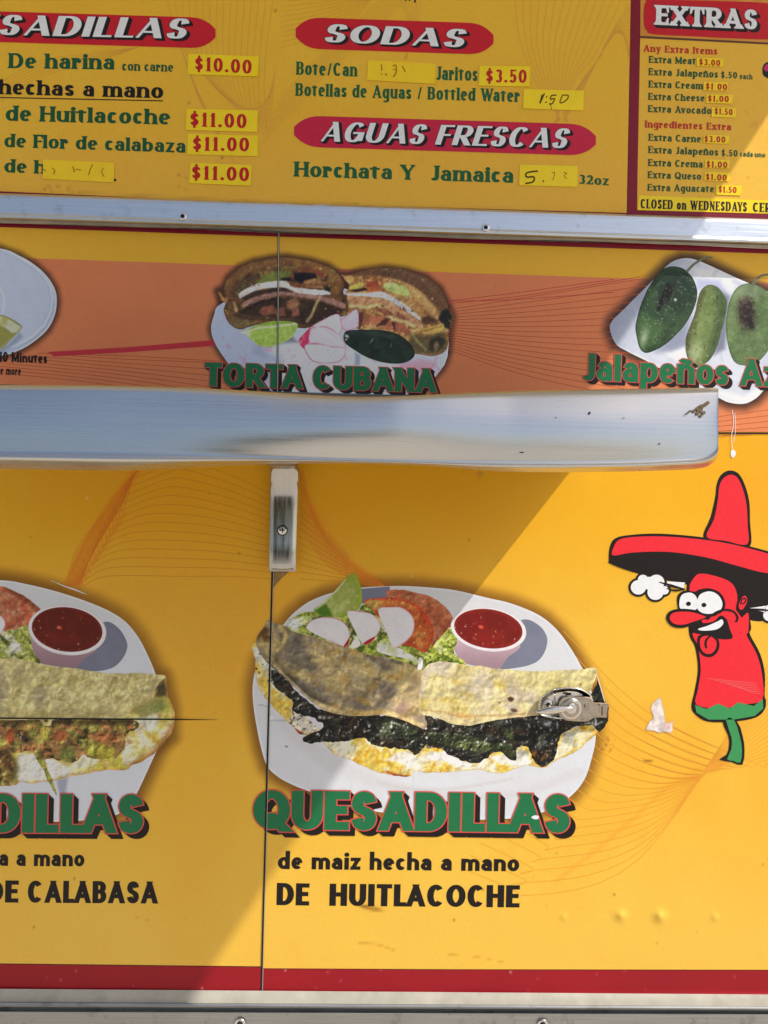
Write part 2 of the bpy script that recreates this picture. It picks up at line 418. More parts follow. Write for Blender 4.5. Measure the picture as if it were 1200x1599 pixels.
def seg_dist(p, pts, closed):
    a = np.asarray(pts, float); b = np.roll(a, -1, 0) if closed else a[1:]
    if not closed: a = a[:-1]
    best = np.full(len(p), 1e9)
    for (ax, ay), (bx, by) in zip(a, b):
        dx, dy = bx-ax, by-ay; L = dx*dx+dy*dy+1e-12
        t = np.clip(((p[:, 0]-ax)*dx + (p[:, 1]-ay)*dy)/L, 0, 1)
        best = np.minimum(best, (p[:, 0]-ax-t*dx)**2 + (p[:, 1]-ay-t*dy)**2)
    return np.sqrt(best)
def inside(p, pts):
    a = np.asarray(pts, float); b = np.roll(a, -1, 0); r = np.zeros(len(p), bool)
    for (ax, ay), (bx, by) in zip(a, b):
        if ay == by: continue
        c = (ay > p[:, 1]) != (by > p[:, 1])
        r ^= c & (p[:, 0] < (bx-ax)*(p[:, 1]-ay)/(by-ay) + ax)
    return r
def sdist(p, pts):
    d = seg_dist(p, pts, True); return np.where(inside(p, pts), d, -d)
def sstep(x, a, b):
    t = np.clip((x-a)/(b-a if b != a else 1e-9), 0, 1); return t*t*(3-2*t)

SOFT = .45
def paint(p, base, ops, outline, rag=0.0, seed=1, grain=0.0):
    """colour (0..255) for every point: base, then each operation over it"""
    n = len(p); c = np.tile(np.asarray(base, float), (n, 1))
    rg = (vnoise(p, 6.0, seed+5, 3)-.5)*2*rag if rag else 0.0
    def mix(col, m):
        m = np.clip(m, 0, 1)[:, None]; c[:] = c*(1-m) + np.asarray(col, float)*m
    for k, o in enumerate(ops):
        t = o[0]
        if t == 'n':
            _, col, scale, lo, hi, amt = o[:6]; v = vnoise(p, scale, seed*7+k*13, 4, .6)
            w = (hi-lo)*SOFT; mix(col, sstep(v, lo-w, hi+w)*amt)
        elif t == 'b':
            _, cx, cy, rx, ry, rot, col, soft, amt = o; a = math.radians(rot)
            dx, dy = p[:, 0]-cx, p[:, 1]-cy
            u = (dx*math.cos(a)+dy*math.sin(a))/rx; v = (-dx*math.sin(a)+dy*math.cos(a))/ry
            d = (1-np.sqrt(u*u+v*v))*min(rx, ry) + rg
            mix(col, sstep(d, -soft, soft)*amt)
        elif t == 'p':
            _, pts, col, soft, amt = o
            mix(col, sstep(sdist(p, pts)+rg, -soft, soft)*amt)
        elif t == 'l':
            _, pts, wd, col, soft, amt = o
            mix(col, sstep(wd/2 - seg_dist(p, pts, False) + rg*.6, -soft, soft)*amt)
        elif t == 'e':
            _, wd, col, amt = o; mix(col, (1-sstep(seg_dist(p, outline, True), 0, wd))*amt)
        elif t == 'h':
            _, pts, wd, col, amt = o; d = sdist(p, pts); mix(col, np.where(d > 0, 1.0, (1-sstep(-d, 0, wd))**1.3)*amt)
        elif t == 'g':
            _, a, b, col, amt = o; a = np.array(a, float); d = np.array(b, float)-a
            mix(col, sstep(((p-a)@d)/(d@d), 0, 1)*amt)
        elif t == 'm':      # streaky mottling: noise drawn out along an angle
            _, col, scale, lo, hi, amt, ang, st = o; a = math.radians(ang)
            q = np.stack([(p[:, 0]*math.cos(a)+p[:, 1]*math.sin(a))/st, -p[:, 0]*math.sin(a)+p[:, 1]*math.cos(a)], 1)
            v = vnoise(q, scale, seed*17+k*7, 4, .5); mix(col, sstep(v, lo-.05, hi+.05)*amt)
        elif t == 'r':      # relief of the photographed food: light from the upper left over a lumpy surface
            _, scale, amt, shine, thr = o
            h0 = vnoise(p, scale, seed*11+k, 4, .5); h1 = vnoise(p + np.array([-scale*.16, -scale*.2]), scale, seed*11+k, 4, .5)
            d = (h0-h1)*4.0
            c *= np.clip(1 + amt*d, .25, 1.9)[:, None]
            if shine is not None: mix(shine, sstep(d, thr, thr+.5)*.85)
        elif t == 's':
            _, cnt, cols, r0, r1, amt, area_ = o; rnd = random.Random(seed*31+k)
            if area_ is None: x0, y0 = p.min(0); x1, y1 = p.max(0)
            else: x0, y0, x1, y1 = area_
            for _i in range(cnt):
                cx, cy, r = rnd.uniform(x0, x1), rnd.uniform(y0, y1), rnd.uniform(r0, r1)
                st = rnd.uniform(.5, 1.0); a = rnd.uniform(0, math.pi); col = rnd.choice(cols)
                sel = np.where((abs(p[:, 0]-cx) < r*2.2+2) & (abs(p[:, 1]-cy) < r*2.2+2))[0]
                if len(sel) == 0: continue
                dx, dy = p[sel, 0]-cx, p[sel, 1]-cy
                u = dx*math.cos(a)+dy*math.sin(a); v = (-dx*math.sin(a)+dy*math.cos(a))/st
                d = r - np.sqrt(u*u+v*v) + (rg[sel] if rag else 0)
                m = (np.clip(sstep(d, -1.1, 1.1), 0, 1)*amt)[:, None]
                c[sel] = c[sel]*(1-m) + np.asarray(col, float)*m
    if grain: c *= (1 + grain*((vnoise(p, 5.0, seed+301, 3)-.5)*2 + (vnoise(p, 17.0, seed+303, 3)-.5)*1.4))[:, None]
    return np.clip(c, 0, 255)

PRINT = None
def printed(name, outline, base, ops, parent, off, gap=1.8, gain=1.0, rag=0.0, seed=1, mat=None, bump=None, smooth=True, grain=None, raw=False):
    o = np.asarray(smooth_closed(outline, 5) if smooth else outline, float)
    if area(o) < 0: o = o[::-1]
    # even the outline out to the grid's pitch
    q = []
    for a, b in zip(o, np.roll(o, -1, 0)):
        k = max(1, int(np.hypot(*(b-a))/(gap*1.4)))
        q += [tuple(a + (b-a)*i/k) for i in range(k)]
    o = np.array(q)
    if rag:       # torn and crumbly outlines
        t = np.roll(o, -1, 0) - np.roll(o, 1, 0); t /= np.maximum(np.linalg.norm(t, axis=1), 1e-9)[:, None]
        o = o + np.stack([-t[:, 1], t[:, 0]], 1)*(((vnoise(o, 7.0, seed+55, 4)-.5)*2.2*rag*.8)[:, None])
    x0, y0 = o.min(0); x1, y1 = o.max(0)
    xs = np.arange(x0+gap*.5, x1, gap); ys = np.arange(y0+gap*.5, y1, gap)
    gx, gy = np.meshgrid(xs, ys); gx = gx + (np.arange(len(ys)) % 2)[:, None]*gap*.5
    g = np.stack([gx.ravel(), gy.ravel()], 1)
    ok = inside(g, o)
    g = g[ok]
    # drop grid points hugging the outline
    cell = {}
    for x, y in o: cell.setdefault((int(x//gap), int(y//gap)), 1)
    ck = np.array([(int(x//gap), int(y//gap)) in cell for x, y in g]) if len(g) else np.zeros(0, bool)
    g = g[~ck] if len(g) else g
    vs = [Vector((float(a), float(b))) for a, b in o] + [Vector((float(a), float(b))) for a, b in g]
    v, e, f, ov, oe, of = delaunay_2d_cdt(vs, [], [list(range(len(o)))], 0, 1e-5)
    f = [t for t, k in zip(f, of) if len(k)]
    v = np.array([(a.x, a.y) for a in v])
    f = [t if area(v[list(t)]) < 0 else t[::-1] for t in f]
    col = lin(paint(v, base, ops, o, rag, seed, (.11 if rag else .012) if grain is None else grain))*gain
    d = (off if raw else off*SQ) + (bump(v) if bump is not None else 0.0)
    return mesh_obj(name, world_pts(v, d), f, mat or PRINT, parent, smooth=bump is not None, cols=np.clip(col, 0, .89))
def Z(ox, oy, s):
    """points read off an enlargement whose corner sits at (ox, oy) of the photograph"""
    return lambda *pts: [(ox + a/s, oy + b/s) for a, b in pts]
# ------------------------------------------------------------------ materials
PRINT = vinyl('printed_vinyl', None, rough=.36, var=.03, spec=.28, bump=.07, scale=260)
INK = {k: vinyl('ink_' + k, c, rough=.36, var=.05, spec=.3, bump=0, scale=180) for k, c in {
    'black': (26, 19, 18), 'dark_green': (18, 88, 52), 'mid_green': (26, 98, 54), 'caption_green': (30, 116, 70), 'rim_red': (226, 78, 76),
    'price_red': (196, 24, 26), 'list_red': (196, 42, 40), 'white': (236, 238, 240), 'banner_red': (206, 26, 42), 'banner_pink': (206, 32, 66),
    'wine': (134, 18, 42), 'band_red': (166, 24, 36), 'hat_red': (240, 44, 56), 'leaf_green': (62, 150, 88), 'line_orange': (214, 150, 62),
    'line_brown': (196, 88, 50), 'line_amber': (218, 146, 36), 'pink_stripe': (206, 52, 62), 'tan': (226, 162, 66), 'magenta': (206, 40, 110)}.items()}
STICKER = vinyl('sticker_yellow', (255, 222, 2), rough=.28, var=.05, spec=.4, bump=.03, scale=60)
STICKER_PALE = vinyl('sticker_faded_yellow', (255, 214, 20), rough=.3, var=.05, spec=.4, bump=.03, scale=60)
PEN = vinyl('marker_ink', (92, 70, 18), rough=.5, var=.3, spec=.2, bump=0, scale=900)
PEN_FADED = vinyl('faded_marker_ink', (176, 130, 10), rough=.5, var=.3, spec=.2, bump=0, scale=900)
STEEL = metal('stainless_steel', (212, 210, 206), rough=.28, stretch=(.35, 1, 60), scale=12, amt=.04)
DULL = vinyl('dull_sheet_metal', (96, 99, 104), rough=.5, var=.12, spec=.4, bump=0, scale=30)
ALU = metal('aluminium_rail', (220, 223, 228), rough=.34, stretch=(.6, 1, 30), scale=24, amt=.07, dirt=(120, 112, 100), dirt_amt=.35)
ALU_OLD = metal('weathered_aluminium', (176, 176, 174), rough=.5, stretch=(.5, 1, 26), scale=26, amt=.16, dirt=(92, 84, 70), dirt_amt=.55)
POLISHED = metal('polished_strap', (196, 194, 189), rough=.16, stretch=(12, 1, 1), scale=30, amt=.1, dirt=(120, 104, 84), dirt_amt=.25)
CHROME = metal('chrome', (226, 223, 218), rough=.14, scale=120, amt=.1)
RUSTY = metal('rust_spotted_steel', (188, 178, 164), rough=.34, scale=160, amt=.2, dirt=(104, 50, 22), dirt_amt=.9)
SEALANT = vinyl('sealant', (176, 170, 154), rough=.5, var=.16, spec=.3, bump=.1, scale=50)
GASKET = vinyl('dark_gap', (38, 34, 32), rough=.7, var=.2, spec=.2, bump=0)
BODY = vinyl('truck_body_paint', (214, 214, 210), rough=.4, var=.05, spec=.4, bump=0)

# ------------------------------------------------------------------ ground
def box(name, lo, hi, mat, parent=None):
    (x0, y0, z0), (x1, y1, z1) = lo, hi
    v = [(x0, y0, z0), (x1, y0, z0), (x1, y1, z0), (x0, y1, z0), (x0, y0, z1), (x1, y0, z1), (x1, y1, z1), (x0, y1, z1)]
    f = [(0, 3, 2, 1), (4, 5, 6, 7), (0, 1, 5, 4), (1, 2, 6, 5), (2, 3, 7, 6), (3, 0, 4, 7)]
    return mesh_obj(name, v, f, mat, parent)
m, n, l, b = node_mat('concrete'); tc = n.new('ShaderNodeTexCoord'); nz = n.new('ShaderNodeTexNoise'); nz.inputs['Scale'].default_value = 3; nz.inputs['Detail'].default_value = 9
cr = n.new('ShaderNodeValToRGB'); cr.color_ramp.elements[0].color = (.39, .345, .285, 1); cr.color_ramp.elements[1].color = (.53, .47, .385, 1)
l.new(tc.outputs['Object'], nz.inputs['Vector']); l.new(nz.outputs['Fac'], cr.inputs['Fac']); l.new(cr.outputs['Color'], b.inputs['Base Color']); b.inputs['Roughness'].default_value = .85
ground = mesh_obj('ground', [(-60, -60, 0), (60, -60, 0), (60, 60, 0), (-60, 60, 0)], [(0, 1, 2, 3)], m); tag(ground, kind='structure')
# unseen far-off bushes added behind the viewer for the dark streak in the steel
rnd = random.Random(4); v = []; N_ = 60
for i in range(N_+1):
    a = math.radians(-30 + 34*i/N_); r = 19 + .8*math.sin(i*.7)
    h = 3.4 + .9*math.sin(i*.35) + rnd.uniform(-.25, .25)
    for rr, hh in ((r-.9, 0), (r-1.0, h*.6), (r, h), (r+1.4, h*.7), (r+1.5, 0)): v.append((rr*math.sin(a), -rr*math.cos(a), hh))
row = mesh_obj('added_bushes', v, [(i*5+j, i*5+j+1, i*5+j+6, i*5+j+5) for i in range(N_) for j in range(4)], vinyl('added_dark_foliage', (58, 66, 44), rough=.9, var=.5, spec=.1, bump=0, scale=1.2)); tag(row, kind='stuff')

# ------------------------------------------------------------------ the truck's side
truck = empty('food_truck', (0, 0.5, 0))
tag(truck, 'side of a yellow food truck with orange and dark red bands and metal rails', 'food truck')
box('body', (-2.6, 0.012, .35), (2.6, 1.9, 2.55), BODY, truck)
X0, X1 = -420, 1620

# lower panels: yellow print with a dark glow printed round each plate
zA, zB, zL, zM = Z(380, 880, 4), Z(660, 880, 4), Z(0, 890, 4.2857), Z(0, 1100, 4.2857)
PLATE_R = zA((60, 760), (66, 900), (85, 1020), (112, 1150), (150, 1265), (215, 1330), (300, 1378), (420, 1425)) + [(560, 1262), (680, 1278), (800, 1278), (862, 1263), (895, 1240), (914, 1215), (924, 1185)] + \
    zB((1082, 1090), (1075, 900), (1040, 740), (980, 620), (920, 520), (850, 425), (770, 350), (680, 298), (540, 245), (400, 213), (200, 166), (0, 146)) + zA((960, 140), (740, 150), (600, 172), (500, 200), (400, 245), (310, 315), (240, 395), (150, 500), (90, 620))
PLATE_L = [(-180, 926), (-90, 906)] + zL((0, 68), (180, 95), (400, 150), (620, 225), (760, 290), (850, 355), (930, 455), (990, 570), (1040, 690), (1075, 830), (1090, 960), (1085, 1090)) + zM((1080, 240), (1025, 365), (920, 590)) + [(200, 1262), (160, 1278), (60, 1284), (-60, 1284), (-180, 1262), (-262, 1200), (-296, 1110), (-266, 1000)]
LOW = (247, 191, 64)
seamx = lambda y: 425.5 - (y-893)*.0262
def dents(p):
    d = np.zeros(len(p))
    for x, y, r, h in ((970, 1430, 11, .0022), (1031, 1431, 12, .0025), (881, 1432, 6, .0011), (1117, 1432, 7, .0012), (970, 1430, 4, .0010), (1031, 1431, 4.5, .0010), (1062, 1180, 70, -.0006), (960, 890, 40, -.0004)):
        q = np.hypot(p[:, 0]-x, p[:, 1]-y)/r; d += h*np.exp(-q*q*1.8)*(1.0 if r > 20 else 1)
    return d
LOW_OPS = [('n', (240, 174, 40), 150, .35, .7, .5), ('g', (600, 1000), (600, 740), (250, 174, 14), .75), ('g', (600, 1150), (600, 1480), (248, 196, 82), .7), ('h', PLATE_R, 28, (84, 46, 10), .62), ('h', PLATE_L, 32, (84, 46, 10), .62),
           ('h', zL((760, 700), (1110, 705), (1160, 920), (1160, 1120), (1000, 1200), (700, 1150)), 24, (90, 52, 14), .5),
           ('l', smooth_open([(213, 735), (172, 800), (138, 860), (112, 915)]), 12, (226, 112, 18), 11, .40),
           ('l', smooth_open([(213, 738), (176, 780), (140, 836), (106, 905)]), 2.4, (222, 92, 14), 5, .5),
           ('l', smooth_open([(196, 800), (160, 858), (138, 890), (118, 925)]), 2.4, (222, 92, 14), 5, .5),
           ('l', smooth_open([(470, 735), (486, 790), (503, 830), (530, 862), (575, 896), (640, 930)]), 3, (222, 92, 14), 6, .45),
           ('l', smooth_open([(490, 800), (520, 850), (560, 900), (600, 935)]), 16, (230, 122, 20), 12, .28),
           ('l', smooth_open([(870, 1375), (920, 1336), (985, 1282), (1040, 1232), (1085, 1205), (1130, 1194)]), 2, (230, 116, 26), 6, .32),
           ('n', (226, 160, 40), 320, .52, .8, .35), ('s', 40, [(150, 96, 24), (110, 70, 20), (252, 232, 170)], .5, 1.1, .6, (0, 740, 1200, 1490)),
           ('l', [(210, 1432), (232, 1437)], .8, (190, 140, 40), 1, .6), ('l', [(1010, 1300), (1060, 1312)], .6, (220, 160, 60), 1, .5), ('l', [(560, 800), (640, 822), (700, 830)], .6, (226, 160, 60), 1, .4),
           ('s', 60, [(120, 80, 20), (90, 60, 20), (250, 226, 150)], .7, 1.5, .7, (0, 740, 1200, 1490)),
           ('l', smooth_open([(560, 1472), (590, 1475), (616, 1484)]), 2, (176, 120, 30), 2, .5), ('l', [(700, 1490), (745, 1494), (790, 1503)], 1, (176, 120, 30), 1, .5),
           ('b', 580, 1418, 17, 4, 12, (150, 106, 34), 2, .7), ('b', 568, 1415, 6, 3, 0, (120, 84, 34), 1, .7),
           ('b', 1012, 1188, 9, 2, 12, (110, 60, 20), 1, .6), ('b', 750, 740, 6, 5, 0, (196, 150, 60), 2, .6), ('s', 24, [(130, 70, 20), (170, 110, 40)], .8, 2.2, .7, (935, 1150, 960, 1176))]
left_edge = [(X0, 668)] + [(427, 668), (seamx(900)-1.2, 900), (seamx(1509)-1.2, 1509)] + [(X0, 1499.5)]
right_edge = [(429.5, 668), (X1, 668), (X1, 1515), (700, 1513.5), (seamx(1512)+1.2, 1512), (seamx(900)+1.2, 900)]
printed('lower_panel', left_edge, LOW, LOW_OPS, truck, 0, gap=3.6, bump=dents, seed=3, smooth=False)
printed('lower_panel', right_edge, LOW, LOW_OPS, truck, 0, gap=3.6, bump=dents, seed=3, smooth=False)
# fine line artwork of the print
def lines(name, curves, wd, mat, off, parent=truck, raw=False):
    o = sheet(name, [q for c in curves for q in strip(c, wd)], mat, parent, off, raw)
    if name == 'line_artwork': tag(o, kind='stuff')      # dozens of hair-fine printed lines crossing each other
    return o
cv = []
for k in range(14):
    t = k/13
    sx, sy = 206 - 80*t, 748 + 172*t
    cv.append(smooth_open([(sx, sy), (sx+40+30*(1-t), sy - 26 + 6*t), (290, 728 + 172*t - 8*(1-t)), (360, 742 + 158*t), (424, 772 + 132*t)]))
for k in range(11):
    t = k/10
    cv.append(smooth_open([(468, 792 + 112*t), (500, 822 + 84*t), (545, 868 + 40*t)]))
lines('line_artwork', cv, .95, INK['line_amber'], .0002)
cv = []
for k in range(16):
    t = k/15; cv.append(smooth_open([(216 - 8*t, 734 + 6*t), (182 - 16*t + 14*math.sin(3*t), 786 + 10*t), (150 - 22*t + 10*math.sin(4*t), 848 + 8*t), (126 - 24*t, 912 + 8*t)]))
for k in range(14):
    t = k/13; cv.append([(206 - 92*t, 752 + 140*t), (196 - 64*t, 790 + 124*t)])
for k in range(12):
    t = k/11; cv.append(smooth_open([(469, 742 + 80*t), (492 - 6*t, 806 + 44*t), (530 - 8*t, 866 + 24*t), (600 + 10*t, 914 + 14*t)]))
lines('line_artwork', cv, .7, vinyl('ink_line_orange', (226, 124, 26), rough=.36, var=.05, spec=.3, bump=0), .0003)
cv = []
for k in range(20):
    t = k/19
    mx, my = 1180 - 400*t, 1192 + 10*t + 200*t*t
    cv.append(smooth_open([(880 - 160*max(0, t-.45)/.55, 985 + 370*t), ((880+mx)/2 - 20, (985 + 370*t + my)/2 + 22 - 6*t), (mx, my), (mx + (1215-mx)*.5, my - 60*t - 20*t*(1-t)), (1225, 1192 - 195*t)]))
lines('line_artwork', cv, 1.05, vinyl('ink_line_soft', (236, 160, 50), rough=.36, var=.05, spec=.3, bump=0), .0002)
# torn strip of print between the panels
hx = [(i, 1121.6 + i*.007) for i in range(-20, 346, 12)]
v, f = ribbon(hx, [2.2 if x < 270 else max(.4, 2.2 - (x-270)/38) for x, _ in hx])
mesh_obj('panel_joint', world_pts(v, .0012), [t if area(v[list(t)]) < 0 else t[::-1] for t in f], GASKET, truck)

# red band and the aluminium skirt below it
RED_OPS = [('n', (146, 18, 30), 90, .4, .7, .5), ('s', 46, [(232, 190, 190), (210, 140, 146)], .6, 1.1, .7, None), ('l', smooth_open([(X0, 1543.5), (0, 1547.8), (100, 1551), (200, 1553.8), (300, 1555.6), (390, 1556.6)]), 2.6, (214, 88, 106), 1.6, .75), ('l', smooth_open([(424, 1557), (500, 1558), (600, 1557.4), (700, 1555.6), (800, 1554.4), (900, 1554.8), (1000, 1556.4), (1100, 1557), (1200, 1555.4), (X1, 1554.6)]), 2.6, (214, 88, 106), 1.6, .8)]
def lip(p):   # the foot of the print rolls over the panel's edge
    return .0015*(vnoise(p, 160, 4, 2)-.5) + .004*sstep(p[:, 1], 1548, 1560)
rb_l = [(X0, 1501.5 - .6), (seamx(1510)-1.2, 1510.2)] + [(seamx(1548)-1.4, 1548), (seamx(1548)-8, 1556.5), (seamx(1548)-24, 1558)] + [(300, 1557.2), (200, 1555.4), (100, 1552.5), (0, 1549.4), (X0, 1545)]
rb_r = [(seamx(1512)+1.4, 1513), (700, 1514.5), (X1, 1516)] + [(X1, 1556), (1200, 1557), (1100, 1558.5), (1000, 1558), (900, 1556.4), (800, 1556), (700, 1557.2), (600, 1559), (500, 1559.5), (440, 1560), (420, 1558), (seamx(1548)+1.6, 1550)]
printed('red_band', rb_l, (162, 22, 34), RED_OPS, truck, .0005, gap=3.4, bump=lip, seed=5, smooth=False)
printed('red_band', rb_r, (162, 22, 34), RED_OPS, truck, .0005, gap=3.4, bump=lip, seed=6, smooth=False)
def profile(name, xs, rows, mat, parent, smooth=False):
    """rail: rows of (height in the photo at the left edge, at the right edge, stand-off) swept along the wall"""
    v = []
    for r in rows:
        pts = [(x, r[0] + (r[1]-r[0])*x/1200.0 + (r[3](x) if len(r) > 3 else 0)) for x in xs]
        v += [tuple(p) for p in world_pts(pts, r[2])]
    m_ = len(xs)
    f = [(i*m_+j, (i+1)*m_+j, (i+1)*m_+j+1, i*m_+j+1) for i in range(len(rows)-1) for j in range(m_-1)]
    return mesh_obj(name, v, f, mat, parent, smooth)
xs = list(range(-420, 1621, 40))
wob = lambda a, s: (lambda x: a*math.sin(x/97.0 + s) + a*.6*math.sin(x/41.0 + s*2))
profile('ledge_seal', xs, [(1544, 1553, .002), (1553, 1559, .005, wob(.8, 1)), (1560, 1566, .0075, wob(.5, 2)), (1566, 1572, .009)], SEALANT, truck, True)
skirt = profile('skirt_rail', xs, [(1564, 1571, .008), (1566, 1572, .0135), (1569, 1575, .0145), (1571.5, 1577.5, .012), (1572, 1578, .004), (1578, 1583, .0035), (1580, 1584, .010), (1700, 1704, .014), (1704, 1708, .004)], ALU_OLD, truck)
# joint between the two lower panels
sy = list(range(890, 1562, 12))
v, f = ribbon([(seamx(y), y) for y in sy], 2.6)
mesh_obj('panel_joint', world_pts(v, .0010), [t if area(v[list(t)]) < 0 else t[::-1] for t in f], GASKET, truck)
v, f = ribbon([(seamx(y)+1.9 , y) for y in sy], .9)
mesh_obj('joint_edge', world_pts(v, .0012), [t if area(v[list(t)]) < 0 else t[::-1] for t in f], SEALANT, truck)

def disc(name, cx, cy, r, off, h, mat, parent, dome=.4, n=28, hole=0.0):
    """turned button: screw head, bolt or washer standing on the wall at stand-off off"""
    c = W(cx, cy, off); s = DIST/F_PX*(DIST-off)/DIST; R = r*s
    prof = [(1.0, 0), (1.0, h*.45), (.93, h*.8), (.7, h), (hole, h if hole else h*(1+dome*.2))]
    if hole: prof += [(hole*.85, h*.3), (0.0001, h*.28)]
    v = [(c.x + R*a*math.cos(t), c.y - b, c.z + R*a*math.sin(t)) for a, b in prof for t in np.linspace(0, 2*math.pi, n, endpoint=False)]
    f = [(i*n+j, i*n+(j+1) % n, (i+1)*n+(j+1) % n, (i+1)*n+j) for i in range(len(prof)-1) for j in range(n)] + [tuple((len(prof)-1)*n+j for j in range(n))]
    return mesh_obj(name, v, f, mat, parent, False)
for x, y in ((375, 1599), (848, 1600)):
    w_ = disc('bolt', x, y, 9, .012, .002, CHROME, skirt, hole=.55); disc('bolt_core', x, y, 4.2, .0135, .003, GASKET, w_)

# ------------------------------------------------------------------ middle strip: wine edge, yellow band, orange band
def strip_edge(x): return 403.6 + (x-60)*.0337
strip_x = lambda y: 435.5 - (y-357)*.008
YEL_OPS = [('n', (242, 180, 44), 90, .35, .7, .5)]
PLATE_U = Z(0, 370, 6.4)((0, 115), (200, 190), (350, 280), (470, 390), (550, 520), (570, 640), (550, 780), (480, 920), (350, 1040), (200, 1130), (0, 1190))
PLATE_U = [(-170, 408), (-80, 384)] + PLATE_U + [(-80, 562), (-170, 534), (-214, 470)]
zT, zU, zJ = Z(320, 390, 5.4545), Z(500, 390, 5.4545), Z(900, 390, 4)
PLATE_T = zT((150, 455), (80, 560), (55, 680), (90, 800), (180, 940)) + [(372, 585), (410, 606), (480, 622), (570, 628), (630, 618), (668, 600)] + zU((1040, 1010), (1075, 940), (1090, 870), (1080, 700), (900, 560), (600, 400), (300, 350)) + [(480, 440), (420, 450)]
TORTA = zT((165, 320), (200, 240), (300, 150), (420, 100), (600, 68), (700, 62), (900, 95), (1050, 140), (1150, 210)) + zU((240, 215), (360, 180), (560, 155), (740, 180), (900, 235), (1020, 330), (1080, 450), (1130, 570), (1110, 690), (1085, 860), (960, 910), (700, 950)) + zT((900, 660), (300, 680), (200, 620), (160, 510), (110, 350))
PLATE_J = zJ((212, 500), (225, 445), (290, 380), (400, 270), (500, 170), (585, 85), (660, 55), (740, 60), (860, 110), (1000, 175), (1200, 262), (1420, 380), (1460, 480), (1330, 700), (1200, 840), (1165, 885), (1120, 930), (1050, 962), (960, 955), (880, 920), (560, 760), (430, 690), (330, 640), (250, 590))
HALO = [('h', PLATE_U, 14, (60, 34, 22), .75), ('h', TORTA, 13, (60, 34, 22), .8), ('h', PLATE_T, 13, (60, 34, 22), .7), ('h', PLATE_J, 22, (54, 34, 26), .85)]
STRIP = .003
for a, b in ((lambda y: X0, lambda y: strip_x(y)-1.0), (lambda y: strip_x(y)+1.0, lambda y: X1)):
    top = lambda x: 352 + x*.0345
    pa = [(a(380), top(a(380))), (b(380), top(b(380))), (b(400), strip_edge(b(400))), (a(400), strip_edge(a(400)))]
    printed('yellow_band', pa, (246, 188, 52), YEL_OPS + HALO, truck, STRIP, gap=3.2, seed=8, smooth=False)
    pb = [(a(400), strip_edge(a(400))), (b(400), strip_edge(b(400))), (b(640), 674.5 + (b(640)-1200)*.004), (a(640), 674.5 + (a(640)-1200)*.004)]
    printed('orange_band', pb, (232, 138, 88), [('n', (224, 128, 80), 100, .35, .7, .6)] + HALO, truck, STRIP, gap=3.2, seed=9, smooth=False)
sheet('strip_foot_shade', [[(X0, 675), (X1, 675.6), (X1, 677.8), (X0, 677)]], GASKET, truck, .0036)  # dark line painting the shade under the strip's lower edge
def wine_edge(x0, x1):
    n_ = 40; xs_ = np.linspace(x0, x1, n_)
    t_ = [(x, 347 + x*.0331 + 1.0*math.sin(x/60.0) + (2.2*math.sin(x/210.0) if x < 600 else 1)) for x in xs_]
    b_ = [(x, 354.6 + x*.0345) for x in xs_]
    v = np.array(t_ + b_); f = [(i, n_+i, n_+i+1, i+1) for i in range(n_-1)]
    return mesh_obj('wine_edge', world_pts(v, .0009), f, INK['wine'], truck)
wine_edge(X0, 434); wine_edge(437, X1)
sheet('pink_stripe', [[(75, 549.5), (200, 542), (333, 531), (336, 540), (200, 550), (85, 556.5)]], INK['pink_stripe'], truck, .0042)
cv = []
for k in range(8): cv.append(smooth_open([(60 - 12*k, 551 + 4.2*k), (180, 560 + 6.0*k), (330 + 14*k, 566 + 11.5*k)]))
cv.append([(75, 552), (210, 556), (360, 565)])
for k in range(17):
    t = k/16
    cv.append(smooth_open([(700, 484 + 62*t), (800, 468 + 112*t), (900, 452 + 152*t), (1010, 434 + 190*t)]))
for k in range(5): cv.append([(1090, 655 + 7*k), (1200, 640 + 9*k), (1290, 628 + 10*k)])
lines('line_artwork', cv, .95, INK['line_brown'], STRIP + .0003)
cv = [smooth_open([(700, 474), (800, 464), (900, 449), (1000, 432)])] + [smooth_open([(700, 470), (800, 458 + 10*i), (960, 436 + 20*i)]) for i in range(2)]
lines('line_artwork', cv, .9, INK['pink_stripe'], STRIP + .0005)
sy = list(range(352, 640, 12))
v, f = ribbon([(strip_x(y), y) for y in sy], 2.6); mesh_obj('panel_joint', world_pts(v, .0018), [t if area(v[list(t)]) < 0 else t[::-1] for t in f], GASKET, truck)
v, f = ribbon([(strip_x(y)+.2, y) for y in sy], 1.5); mesh_obj('joint_edge', world_pts(v, .0021), [t if area(v[list(t)]) < 0 else t[::-1] for t in f], SEALANT, truck)

# trim rail under the menu boards
profile('sealant_bead', xs, [(338, 381, .004), (341.5, 382, .0075, wob(.5, 3)), (344.5, 384, .0075, wob(.9, 1)), (347, 387.5, .004, wob(1.2, 1))], SEALANT, truck, True)
rail = profile('trim_rail', xs, [(301.5, 342, .006), (303.0, 343.4, .0155), (304.6, 345, .0172), (309, 349, .0176), (332, 372, .0180), (335.5, 375.5, .0190), (339.2, 379, .0186), (341.2, 381, .0150), (341.6, 381.4, .004)], ALU, truck)
for x, y in ((286, 338.5-4.5*0), (758.5, 356)):
    y -= 0
    s_ = disc('screw', x, y, 6.3, .0184, .0022, CHROME, rail, hole=.5); disc('screw_recess', x, y, 2.8, .0192, .0018, GASKET, s_)
for x in (440, 503):
    sheet('rail_tab', [[(x-12, 317.5+(x-440)*.03), (x+12, 318.3+(x-440)*.03), (x+12, 323.6+(x-440)*.03), (x-12, 322.8+(x-440)*.03)]], ALU, rail, .0160, raw=True)

